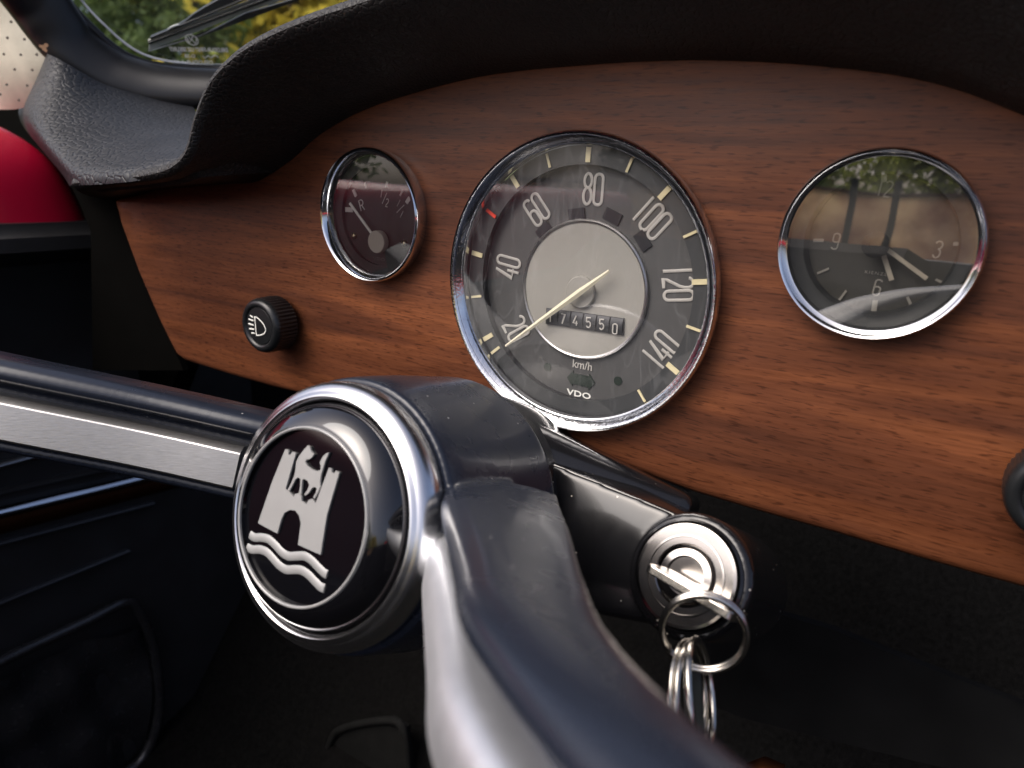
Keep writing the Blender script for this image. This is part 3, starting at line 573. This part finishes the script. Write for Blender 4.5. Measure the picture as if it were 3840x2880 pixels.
# spokes: path in (a along R0, h along NN), section in (w along U0, t out of the spoke face)
body = [(21.5, -27), (22.3, -20), (22.2, -8), (21.3, -1.5), (19.6, 2.2), (16.8, 3.6), (14.4, 2.9), (12.8, .0), (12, -5), (10.4, -8.6), (-8.2, -7.5), (-9.6, -4.2), (-12.6, -4), (-14.2, -8), (-15, -16), (-13, -27), (4, -29)]
strip = [(8.3, -9), (8.3, -.8), (8.0, -.2), (6.0, 2.2), (5.5, 2.4), (-7.2, 2.4), (-8.0, 1.8), (-8.2, -9)]
dome = [(6.6, -9), (6.5, -1.6), (6.0, .6), (4.8, 2.4), (2.6, 3.6), (-1, 4.1), (-5, 3.9), (-7.2, 2.6), (-8, .6), (-8.2, -9)]
def spoke_frames(path, sgn, n=8):
    P = smooth_path([(a, h, b) for a, h, b in path], n); fr = []
    for i, p in enumerate(P):
        q = P[min(i + 1, len(P) - 1)] - P[max(i - 1, 0)]; T = (R0 * q.x + NN * q.y + U0 * q.z).normalized()
        up = (U0 - T * U0.dot(T)).normalized(); out = T.cross(up).normalized()
        if out.dot(NN) < 0: out = -out
        fr.append((H0 + R0 * (p.x / 1000) + NN * (p.y / 1000) + U0 * (p.z / 1000), up / 1000, out / 1000))
    return fr
LEFT = [(-24, -34, 0), (-44, -21, 0), (-60, -11, 0), (-93, 9, 0), (-132, 40, 0), (-170, 68, 0), (-198, 82, 0)]
RIGHT = [(30, -24, 0), (41, -8, 0), (52, 8, 0), (64, 23, 0), (78, 40, 0), (92, 57, 0), (104, 72, 0), (116, 83, 0), (135, 97, 0), (165, 113, 0)]
BACK = [(30, -95), (49.6, -57), (68, -25), (86.6, 5), (107, 41), (120.6, 63), (130, 75), (138, 82.5), (146, 89), (154, 95), (185, 112)]
def back_t(P, o):                                     # how deep the spoke is behind its front at this place
    best = 40.
    for (x0, y0), (x1, y1) in zip(BACK, BACK[1:]):
        dx, dy = x1 - x0, y1 - y0; det = -(-o[0]) * dy + dx * (-o[1])
        if abs(det) < 1e-9: continue
        t = (-(x0 - P[0]) * dy + dx * (y0 - P[1])) / det; u = ((-o[0]) * (y0 - P[1]) - (-o[1]) * (x0 - P[0])) / det
        if t > 0 and -.001 <= u <= 1.001: best = min(best, t)
    return best
fr_ = spoke_frames(RIGHT, 1)
wb = MB().lathe(H0, NN, [(.034, -.010), (.0410, -.0062), (.0432, -.0048), (.0446, -.0046), (.0454, -.0058), (.0466, -.012), (.0488, -.028), (.0510, -.050), (.0519, -.0588), (.0518, -.0606), (.0508, -.0612), (.030, -.0615)], 128, caps=(True, True))
wb.sweep(spoke_frames(LEFT, -1), body)
ts = []
for o_, e1, e2 in fr_: q = o_ - H0; ts.append(back_t((q.dot(R0) * 1000, q.dot(NN) * 1000), (e2.dot(R0) * 1000, e2.dot(NN) * 1000)))
for _ in range(12): ts = [ts[0]] + [(a + b * 2 + c_) / 4 for a, b, c_ in zip(ts, ts[1:], ts[2:])] + [ts[-1]]
wb.sweep(fr_, [[(w_, t if t > -3 else -3 + (t + 3) * max(.15, (tb - 3) / 24)) for w_, t in body] for tb in ts])
wbo = wb.build('hub_and_spokes', M['plastic'], sw)
md = wbo.modifiers.new('remesh', 'REMESH'); md.mode = 'VOXEL'; md.voxel_size = .0007; md.use_smooth_shade = True
md = wbo.modifiers.new('smooth', 'SMOOTH'); md.iterations = 14; md.factor = .5
MB().sweep(spoke_frames(LEFT[2:], -1), strip).build('horn_bar', M['satin'], sw, angle=14)
MB().sweep(spoke_frames(RIGHT[1:], 1), dome).build('horn_bar', M['skylit_bar'], sw, angle=50)
# ---------------------------------------------------------------- steering column with ignition housing
co = thing('steering_column', 'glossy black steering column cover with side housing for the ignition lock', 'steering column', H0 + A * .07)
MB().lathe(H0, NN, [(.030, -.0625), (.0470, -.0632), (.0485, -.0655), (.0480, -.085), (.0455, -.12), (.043, -.17), (.041, -.26)], 96).build('column_tube', M['housing'], co)
KA = V3(.09, .87, -.48).normalized(); LC = V3(.0765, -.0515, -.0766)
def circ(c, ax, r, n=28):
    ax = Vector(ax).normalized(); u = ax.orthogonal().normalized(); v = ax.cross(u); return [c + (u * cos(2 * pi * k / n) + v * sin(2 * pi * k / n)) * r for k in range(n)]
def hull(name, pts, m, par, bev=.002):
    bm = bmesh.new(); [bm.verts.new(p) for p in pts]; r = bmesh.ops.convex_hull(bm, input=bm.verts)
    bmesh.ops.delete(bm, geom=[g for g in r['geom_interior'] if isinstance(g, bmesh.types.BMVert)], context='VERTS')
    bmesh.ops.dissolve_limit(bm, angle_limit=radians(3), verts=bm.verts, edges=bm.edges)
    me = bpy.data.meshes.new(name); bm.to_mesh(me); bm.free(); me.materials.append(m); o = bpy.data.objects.new(name, me); COL.objects.link(o); o.parent = par; o.matrix_parent_inverse = Matrix.Translation(ROOTS[par.name]).inverted()
    me.polygons.foreach_set('use_smooth', [True] * len(me.polygons)); me.set_sharp_from_angle(angle=radians(35))
    md = o.modifiers.new('bevel', 'BEVEL'); md.width = bev; md.segments = 3; md.limit_method = 'ANGLE'; md.angle_limit = radians(35); return o
def hull_bm(bm, pts):
    vs = [bm.verts.new(p) for p in pts]; r = bmesh.ops.convex_hull(bm, input=vs)
    bmesh.ops.delete(bm, geom=[g for g in r['geom_interior'] if isinstance(g, bmesh.types.BMVert)], context='VERTS')
def organic(name, hulls, m, par, vox=.0011, it=10):
    bm = bmesh.new()
    for h in hulls: hull_bm(bm, h)
    me = bpy.data.meshes.new(name); bm.to_mesh(me); bm.free(); me.materials.append(m); o = bpy.data.objects.new(name, me); COL.objects.link(o); o.parent = par; o.matrix_parent_inverse = Matrix.Translation(ROOTS[par.name]).inverted()
    md = o.modifiers.new('remesh', 'REMESH'); md.mode = 'VOXEL'; md.voxel_size = vox; md.use_smooth_shade = True
    md = o.modifiers.new('smooth', 'SMOOTH'); md.iterations = it; md.factor = .5; return o
organic('lock_housing', [circ(LC + KA * .0005, KA, .0196) + circ(LC + KA * .0025, KA, .0206) + circ(LC + KA * .05, KA, .0206),
    circ(LC + KA * .010, KA, .0170) + circ(LC + KA * .048, KA, .0190) + circ(H0 + A * .072 + R0 * .014, A, .030) + circ(H0 + A * .125 + R0 * .012, A, .032)], M['housing'], co)
organic('column_shroud', [circ(H0 + A * .072, A, .0455) + circ(H0 + A * .13, A, .040) + circ(at(1285, 1030, -.012), KA, .005, 10) + circ(at(1470, 1092, -.004), KA, .005, 10) + circ(at(1490, 1092, .02), KA, .005, 10)], M['housing'], co, .0013)
lk = thing('ignition_lock', 'round worn metal ignition lock facing the driver with key inserted', 'ignition lock', LC)
MB().lathe(LC, -KA, [(.0182, -.006), (.0180, .0005), (.0172, .0012), (.0168, .0002)], 64).build('sleeve', M['housing'], lk)
MB().lathe(LC, -KA, [(.0168, -.004), (.0167, .0008), (.0163, .0018), (.0154, .0020), (.0100, .0018), (.0096, .0014), (.0094, -.0010)], 96).build('face_ring', M['lockmetal'], lk, angle=12)
MB().lathe(LC, -KA, [(.0093, -.002), (.0092, .0003), (.0084, .0016), (.0062, .0019), (.0058, .0008), (.0003, .0006)], 64, caps=(False, True)).build('barrel', M['lockmetal'], lk, angle=14)
MB().lathe(LC, -KA, [(.0128, .0019), (.0127, .0023), (.0121, .0023), (.0120, .0019)], 64).build('step_ring', M['lockmetal'], lk)
# key
kp = LC - KA * .023
Kp = lambda a, b, o=0.: onpl(2000 + a / 1.5651, 1700 + b / 1.5651, kp + KA * o, KA)
ka, kb = Kp(655, 662), Kp(1172, 968); kd = (kb - ka).normalized(); kl = (kb - ka).length; kt = kd.cross(KA).normalized()
ky = thing('ignition_key', 'flat silver key standing in the ignition lock seen edge on', 'key', LC)
def kpt(s_, t_): return ka + kd * (s_ * kl) + KA * t_ 
bow = [(.0, .003), (.02, .0008), (.06, 0), (.94, 0), (.98, .0008), (1, .003), (1, .013), (.97, .0165), (.9, .018), (.66, .0185), (.64, .0225), (.34, .0225), (.32, .0185), (.1, .018), (.03, .0165), (0, .013)]
MB().plate([kpt(a, b) - kt * .0013 for a, b in bow], kt * .0026).build('bow', M['steel'], ky, smooth=False, bevel=.0004)
MB().plate([kpt(a, b) - kt * .0009 for a, b in ((.36, .0226), (.62, .0226), (.62, .0295), (.36, .0295))], kt * .0018).build('blade', M['steel'], ky, smooth=False)
# rings
def split_ring(label, cen, nrm, R, wire=.00075, coils=2, gapk=1.9):
    nrm = Vector(nrm).normalized(); mb = MB()
    for k in range(coils):
        cc = cen + nrm * ((k - (coils - 1) / 2) * wire * gapk); u = nrm.orthogonal().normalized(); v = nrm.cross(u)
        mb.tube([cc + (u * cos(2 * pi * i / 72) + v * sin(2 * pi * i / 72)) * R for i in range(72)], wire, wire * .9, nrm, 10, True)
    return tag(mb.build('key_ring', M['steel'], None), label, 'key ring', 'split rings hanging from the key')
def at_d(zx, zy, dist): r = ray(2000 + zx / 1.5651, 1700 + zy / 1.5651); return CAM + r * dist
kz = (kb - CAM).dot(CZ)
split_ring('upper steel split ring threaded through the end of the ignition key', at_d(1000, 1052, kz), (CZ * .93 + CX * .25 - CY * .2), .0113 * kz / .2, .00085)
split_ring('lower steel split ring turned edge on, hanging behind its twin', at_d(930, 1440, kz + .003), (CX * .86 - CZ * .52 - CY * .12), .0150 * kz / .2, .00105, 2, 1.6)
split_ring('outermost lower steel split ring hanging beside its twin', at_d(985, 1425, kz - .001), (CX * .90 - CZ * .40 - CY * .16), .0146 * kz / .2, .0012, 1)
fb = thing('key_fob', 'dark leather fob hanging inside the lower split rings', 'key fob', at_d(950, 1500, kz + .004))
MB().plate([at_d(a, b, kz + .004) for a, b in ((905, 1290), (985, 1280), (1000, 1450), (1010, 1640), (985, 1720), (925, 1720), (905, 1640), (895, 1450))], CZ * .003).build('strap', M['fob'], fb, bevel=.0008)
# ---------------------------------------------------------------- windscreen, seal, wiper
ws = thing('windscreen', 'curved lower corner of the windscreen with etched maker marks in black rubber', 'windscreen', at(243, 158, .07))
mid = [((-40, -130), .0), ((20, -75), .012), ((77, -2), .028), ((110, 45), .036), ((148, 93), .046), ((192, 128), .058), ((243, 158), .07), ((290, 174), .08), ((340, 185), .092), ((400, 191), .105), ((460, 193), .12), ((560, 196), .14), ((700, 200), .165)]
sp_ = smooth_path([at(x, y, .03 + (x - 77) * (.000215 if x > 77 else .00025)) for (x, y), yy in mid], 6)
view = -CZ
MB().tube(sp_, [.0205 - .0035 * k / len(sp_) for k in range(len(sp_))], .010, (view + V3(0, 0, .5)), 20).build('rubber_seal', M['rubber'], ws)
inn = [((60, -95), .03), ((143, 0), .05), ((172, 34), .056), ((202, 64), .062), ((236, 95), .07), ((270, 119), .078), ((305, 134), .087), ((345, 143), .097), ((400, 148), .112), ((460, 150), .128), ((560, 152), .15)]
i_ = smooth_path([at(x, y, yy) for (x, y), yy in inn], 6)
MB().tube(i_, .0030, .003, view, 12).build('seal_lip', M['rubber'], ws)
MB().tube([p + V3(.004, .006, .004) for p in i_], .0009, .0008, view, 8).build('sealant_line', M['blade'], ws)
G1, G2 = at(202, 64, .066), at(345, 143, .101); gn = ((G2 - G1).cross(V3(.1, -.45, .85))).normalized()
if gn.dot(CZ) > 0: gn = -gn
gpol = [onpl(x * KD, y * KD, G1, gn) for x, y in ((20, -240), (60, -110), (140, -6), (200, 66), (270, 124), (345, 150), (460, 160), (600, 165), (760, 100), (900, -60), (900, -300))]
MB().plate(gpol, -gn * .0002).build('pane', M['screen'], ws, smooth=False)
Gp = lambda a, b: onpl(520 + a / 2.765, b / 2.765, G1 + gn * .001, gn)
def etched(txt, left, right, hgt, name, bold=0.):      # mirrored print seen from inside
    l, r_ = Gp(*left), Gp(*right); ex = (l - r_).normalized(); ey = gn.cross(ex).normalized()
    if ey.z < 0: ey = -ey
    cu_w = (l - r_).length; n = len(txt); size = hgt
    o = text(txt, (l + r_) / 2, ex, ey, size, name, M['etch'], ws, cu_w / (n * .62 * size), .00005, bold)
etched('DELODUR-FIRST LIZ SEKURIT', (265, 528), (985, 540), .0040, 'etched_line', .025)
etched('D-38', (470, 598), (600, 600), .0036, 'etched_line', .02); etched('DELODUR-1 601', (315, 668), (800, 672), .0046, 'etched_line', .02)
MB().tube([Gp(a, b) for a, b in ((660, 580), (690, 603), (720, 578), (750, 602), (790, 572), (830, 598))], .00028, .0001, gn, 6).build('etched_wave', M['etch'], ws)
lg = MB(); Lc = [Gp(550 + 66 * cos(2 * pi * k / 40) * .99 + 0, 413 + 50 * sin(2 * pi * k / 40) + 20 * cos(2 * pi * k / 40)) for k in range(40)]
lg.tube(Lc, .00030, .0001, gn, 6, True)
for pl in (((510, 372), (545, 415), (560, 370)), ((494, 385), (525, 445), (550, 410), (590, 455), (600, 400)), ): lg.tube([Gp(*q) for q in pl], .00028, .0001, gn, 6)
lg.build('etched_logo', M['etch'], ws)
wp = thing('windscreen_wiper', 'black wiper blade with pale rubber edge lying across the windscreen outside', 'wiper', Gp(600, 250))
def Wp(a, b, o): return onpl(520 + a / 2.765, b / 2.765, G1 - gn * o, gn)
def wprism(poly, o, th, name, m): return MB().plate([Wp(a, b, o) for a, b in poly], -gn * th).build(name, m, wp, smooth=False, bevel=.0004)
wprism([(100, 535), (108, 462), (1400, -20), (1560, -20), (1110, 130)], .004, .003, 'rubber_edge', M['blade'])
wprism([(100, 536), (640, 372), (1110, 135), (1640, -20), (1700, -20), (1650, 10), (640, 385)], .0075, .003, 'rubber_back', M['wiper'])
wprism([(95, 440), (105, 466), (1430, -20), (1330, -20)], .002, .004, 'rubber_holder', M['wiper'])
wprism([(93, 418), (96, 436), (1300, -20), (1210, -20)], .0035, .003, 'spring_strip', M['satin'])
wprism([(112, 390), (118, 408), (1150, -10), (1210, -20), (1110, -20)], .003, .006, 'blade_spine', M['wiper'])
wprism([(400, 262), (480, 215), (560, 150), (700, 62), (850, -20), (1100, -20), (600, 190)], .006, .006, 'wiper_arm', M['wiper'])
wprism([(296, 302), (345, 300), (415, 262), (400, 255), (340, 275)], .002, .003, 'claw', M['blade'])
# ---------------------------------------------------------------- pillar trim and car body
pt = thing('pillar_trim', 'cream perforated vinyl trim on the windscreen pillar, stained at its corner', 'pillar trim', at(50, 130, .0))
prow = [[(-160, -150), (-90, -150), (-40, -120), (8, -40)], [(-160, 0), (-100, 0), (-40, 10), (32, 28)], [(-160, 80), (-100, 80), (-30, 85), (100, 122)], [(-160, 150), (-90, 160), (-10, 165), (124, 138)], [(-150, 200), (-90, 205), (-10, 205), (98, 186)], [(-140, 240), (-70, 238), (0, 236), (66, 238)]]
py_ = [.005, .01, .018, .028]
MB().grid([[at(x, y, py_[c] + .002 * r) for c, (x, y) in enumerate(pr)] for r, pr in enumerate(prow)]).build('vinyl_cover', M['cream'], pt, sub=2)
hol = MB()
for zx, zy in ((12, 45), (103, 170), (78, 280), (195, 290), (53, 392), (170, 396), (279, 394), (5, 505), (127, 496), (248, 500), (72, 600), (213, 607), (28, 667), (156, 707)):
    X, Y = zx / 1.843 / KD, zy / 1.843 / KD; xx = max(0, min(1, (X + 10) / 120)); cc = at(X, Y, .014 + .014 * xx)
    hol.lathe(cc - (CZ * .004), CZ, [(.0010, 0), (.0008, .0006)], 14, caps=(True, True))
hol.build('perforations', mat('perforation_brown', (.05, .04, .03), .8), pt, kind='stuff')
stn = at(104, 108, .022)
MB().lathe(stn - CZ * .004, CZ, [(.0026, 0), (.0018, .0005)], 16, mod=lambda k, a: .0010 * sin(3 * a + 1) + .0006 * sin(5 * a), caps=(True, True)).build('rust_stain', mat('rust_stain', (.14, .07, .03), .8), pt)
cb = thing('car_body', 'red painted car shell with black door lining around the cabin', 'car', (-.47, -.4, -.1))
XR = -.455
curve = [(-70, 232), (0, 264), (40, 287), (75, 313), (110, 350), (140, 393), (160, 432), (172, 462), (178, 480)]
cw = smooth_path([at_x(x, y, XR) for x, y in curve], 3)
rw = [[], [], [], [], [], [], []]
zk = at_x(0, 352, XR).z
for p in cw:
    for k, (dx, dy) in enumerate(((-.05, .022), (-.02, .016), (-.006, .006), (0, -.012), (-.006, -.05), (-.014, -.09), (-.024, -.14))): rw[k].append(V3(p.x + dx - ((p.z - zk) + sqrt((p.z - zk) ** 2 + .0004)) * .4, p.y + dy, p.z))
MB().grid(rw).build('red_post', M['red'], cb, sub=1)
zb = cw[-1].z; ZS = .035
sill = [(-.56, ZS - .01), (-.54, ZS), (-.50, ZS + .004), (-.475, ZS), (-.46, ZS - .012), (-.453, ZS - .03), (-.452, zb + .004), (-.458, zb)]
MB().grid([[V3(x, y, z if k_ < 6 or y > -.2 else z - .10) for k_, (x, z) in enumerate(sill)] for y in (-.085, -.3, -.7, -1.15)]).build('red_sill', M['red'], cb)
yq = lambda px, py, x: at_x(px, py, x)
door = MB()
dtop = zb + .001
sec = [(-.470, dtop), (-.4560, dtop - .0005), (-.4545, dtop - .006), (-.449, dtop - .010), (-.447, dtop - .020), (-.462, dtop - .028), (-.485, dtop - .035), (-.49, dtop - .12), (-.49, -.55)]
MB().grid([[V3(x, y, z if y > -.2 else z - .10) for x, z in sec] for y in (-1.15, -.5, -.3, -.1, .06, .3)]).build('door_lining', M['doorcard'], cb)
XD = -.487
def door_strip(p0, p1, wd, name, m, x=XD, th=.004):
    a, b = at_x(*p0, x), at_x(*p1, x); MB().tube([a, a.lerp(b, .5), b], th, wd / 2, V3(0, 0, 1), 10).build(name, m, cb)
door_strip((-30, 1012), (240, 938), .006, 'trim_strip', M['satin']); door_strip((-30, 1068), (420, 968), .004, 'trim_strip', M['doorcard'], th=.006)
door_strip((-30, 1110), (420, 1005), .009, 'trim_strip', M['chrome'], th=.006); door_strip((-30, 1144), (430, 1026), .014, 'orange_reflection', M['copper'], th=.003)  # orange strip stands in for a reflection along the chrome trim
door_strip((-30, 1180), (330, 1086), .004, 'trim_strip', M['wiper']); door_strip((-30, 1312), (277, 1188), .004, 'trim_strip', M['wiper'])
pk = MB(); PKx = XD + .01
pko = smooth_path([at_x(x, y, PKx) for x, y in ((-40, 1448), (60, 1400), (180, 1345), (270, 1302), (300, 1322), (333, 1406), (343, 1539), (317, 1623), (270, 1670), (150, 1720))], 4)
pk.tube(pko, .005, .005, V3(1, 0, 0), 10); pk.build('pocket_frame', M['pocket'], cb)
wr = []
for k in range(14):
    r_ = []
    for j in range(16):
        u_, v_ = j / 15, k / 13; p = at_x(-40 + 360 * u_, 1475 - 135 * u_ + (210 + 120 * u_) * v_, XD + .004)
        p.x += .006 * sin(9 * u_ + 3 * v_) * sin(7 * v_ + 2) + .004 * sin(17 * u_ - 5 * v_); r_.append(p)
    wr.append(r_)
MB().grid(wr).build('pocket_cover', M['pocket'], cb, sub=1)
# kick panel, front bulkhead, floor, roof, far side, rear
MB().grid([[V3(-.49, .22, .0), V3(-.40, .34, .0), V3(-.30, .42, .0)], [V3(-.49, .22, -.6), V3(-.40, .34, -.6), V3(-.30, .42, -.6)]]).build('kick_panel', M['carpet'], cb)
MB().grid([[V3(x, y, z) for x in (-.488, .2, .99)] for y, z in ((.43, .02), (.36, -.22), (.12, -.52), (-.1, -.595))]).build('toe_board', M['carpet'], cb)
MB().box((-.6, .42, -.6), (1.1, .44, .03)).build('bulkhead', M['carpet'], cb, smooth=False)
MB().box((-.6, -1.6, -.62), (1.1, .44, -.6)).build('cabin_floor', M['carpet'], cb, smooth=False)
MB().box((1.0, -1.6, -.6), (1.03, .44, -.03)).build('passenger_door', M['doorcard'], cb, smooth=False)
MB().box((-.6, -1.6, -.6), (1.1, -1.57, -.12)).build('rear_panel', M['doorcard'], cb, smooth=False)
for x0 in (-.42, .22):
    MB().grid([[V3(x0 + .27 + .27 * cos(a) * wd_, y, z) for a in [pi - pi * k / 8 for k in range(9)]] for y, z, wd_ in ((-.62, -.45, .95), (-.64, -.40, 1), (-.72, -.10, .95), (-.76, -.045, .8), (-.82, -.035, .8), (-.86, -.06, .95), (-.82, -.45, 1))]).build('seat_back', M['leather'], cb)
MB().box((1.0, -1.16, -.02), (1.02, .3, .02)).build('passenger_sill', M['red'], cb, smooth=False)
# parcel shelf under the dash on the passenger's side
ps = thing('parcel_shelf', 'dark grey parcel shelf panel in shadow below the wood dashboard', 'shelf', at(1900, 1500, .16))
MB().grid([[at(x, y, .16) for x, y in ((1480, 1265), (1600, 1292), (1800, 1350), (2000, 1430), (2260, 1530))], [at(x, y, .155) for x, y in ((1480, 1275), (1600, 1302), (1800, 1361), (2000, 1441), (2260, 1541))], [at(x, y, .13) for x, y in ((1480, 1500), (1600, 1550), (1800, 1600), (2000, 1650), (2260, 1700))]]).build('front_board', mat('grey_board', (.005, .005, .005), .9, 0, .3, 40, spec=.08), ps)
MB().tube([at(1625, 1672, .10), at(1655, 1660, .10), at(1690, 1676, .10)], .006, .006, V3(0, 0, 1), 10).build('copper_pipe', M['copper'], ps)
# ---------------------------------------------------------------- outside: lawn, trees, added backlit screen
g = MB().grid([[V3(x, y, -.95) for x in (-150, 150)] for y in (-150, 150)]).build('ground', M['grass'], None, smooth=False); g['kind'] = 'structure'
def tree(label, x, y, h, rad, m, nclump, nleaf, seed, leaf=.10, z0=.25):
    rng = random.Random(seed); t = thing('tree', label, 'tree', (x, y, -.95), 'trees beyond the windscreen')
    tr = MB(); base = V3(x, y, -.95)
    pts = [base + V3(rng.uniform(-.1, .1) * k, rng.uniform(-.1, .1) * k, h * .85 * k / 5) for k in range(6)]
    tr.tube(pts, [.16 * (1 - .8 * k / 5) for k in range(6)], [.16 * (1 - .8 * k / 5) for k in range(6)], V3(0, 1, 0), 8); cl = []
    for i in range(nclump):
        v = z0 + (1 - z0) * rng.random(); a = rng.uniform(0, 2 * pi); rr = rad * sqrt(rng.random()) * sin(pi * min(1, max(.12, (v - z0 * .6) / (1.08 - z0 * .6)))) ** .6
        c_ = base + V3(rr * cos(a), rr * sin(a), h * v); cl.append(c_)
        if i % 5 == 0: s_ = pts[min(4, int(v * 5))]; tr.tube([s_, s_.lerp(c_, .5) + V3(0, 0, .1), c_], [.04, .025, .01], [.04, .025, .01], V3(0, 1, 0), 6)
    tr.build('trunk', M['bark'], t); vs = []; fs = []
    for c_ in cl:
        rc = rng.uniform(.22, .42) * rad / 1.6
        for _ in range(nleaf // nclump):
            d = V3(rng.gauss(0, 1), rng.gauss(0, 1), rng.gauss(0, .8)) * rc * .6; p = c_ + d; u = V3(rng.gauss(0, 1), rng.gauss(0, 1), rng.gauss(0, 1)).normalized(); v = u.orthogonal().normalized() * leaf * rng.uniform(.5, 1.1); u = u * leaf * rng.uniform(.6, 1.3)
            b = len(vs); vs += [p - u, p + v * .5, p + u, p - v * .5]; fs.append((b, b + 1, b + 2, b + 3))
    MB().add(vs, fs).build('crown', m, t, smooth=False)
tree('dark green fir behind the left edge of the windscreen', -11.4, 6.0, 4.9, 1.7, M['leaf_d'], 120, 8000, 1, .08, .08)
tree('tall dark fir left of the wiper tip', -9.6, 6.5, 4.5, 1.3, M['leaf_d'], 110, 6500, 2, .08, .08)
tree('green leaved tree between the firs and the yellow trees', -11.0, 8.0, 4.6, 1.9, M['leaf_g'], 100, 5000, 3, .12, .15)
tree('broad yellow autumn tree above the middle of the wiper', -8.3, 7.2, 4.3, 1.4, M['leaf_y'], 100, 4200, 4, .12, .12)
tree('yellow autumn tree above the padded hood', -8.3, 8.4, 4.5, 1.9, M['leaf_y'], 100, 4600, 5, .12, .12)
tree('low yellow bush below the wiper tip', -7.6, 4.7, 1.75, .8, M['leaf_y'], 50, 1800, 6, .10, .1)
tree('low yellow green bush above the etched marks', -6.9, 5.3, 1.9, .9, M['leaf_g'], 50, 2200, 7, .10, .1)
gw = thing('backlit_screen', 'unseen tan screen on dark posts behind the car, added to glow in the clock glass', 'fence', (0, -9, -.95))  # unseen stand-in for the mirrored wall, translucent so it glows from behind
MB().box((-6, -9.02, -.95), (7, -9.0, .14)).build('backdrop', M['backlit_sheet'], gw, smooth=False)
MB().box((-6.05, -9.06, .14), (7.05, -8.96, .19)).build('coping', M['tiles'], gw, smooth=False)
for x in (-3.9, -2.6, -1.38, -.76, .9, 2.2, 3.5, 4.8): MB().box((x, -8.94, -.95), (x + .1, -8.84, .35)).build('post', M['wiper'], gw, smooth=False)
tree('broad green bush far behind the backlit screen in the middle', -.2, -15, 3.0, 2.6, M['leaf_g'], 100, 4000, 11, .16, .06)
tree('dark bush far behind the backlit screen on the driver side', -5.0, -15, 3.0, 2.4, M['leaf_d'], 100, 4000, 12, .16, .06)
tree('yellow bush far behind the backlit screen on the passenger side', 4.6, -15, 3.0, 2.6, M['leaf_y'], 100, 4000, 13, .16, .06)
tree('low dark bush growing beside the driver door', -8.5, -5.5, 2.9, 2.2, M['leaf_d'], 120, 5000, 14, .2, .06)
tree('low green bush level with the driver door', -9.5, -.8, 2.6, 2.2, M['leaf_g'], 120, 5000, 15, .2, .06)
# clutch pedal deep in the footwell
pd = thing('clutch_pedal', 'dark clutch pedal barely visible in the footwell under the hub', 'pedal', at(790, 1640, .14))
pq = smooth_path([at(x, y, .14) for x, y in ((690, 1690), (715, 1600), (745, 1572), (835, 1556), (872, 1578), (885, 1690))], 5)
MB().tube(pq, .0035, .0035, CZ, 10).build('pad_rim', M['pedal'], pd)
MB().plate([at(x, y, .141) for x, y in ((695, 1690), (720, 1605), (748, 1578), (832, 1562), (866, 1582), (880, 1690))], (0, .012, 0)).build('pad', M['pedal'], pd, smooth=False)
MB().tube([at(790, 1690, .15), at(760, 1800, .16)], .008, .008, CZ, 10).build('arm', M['wiper'], pd)
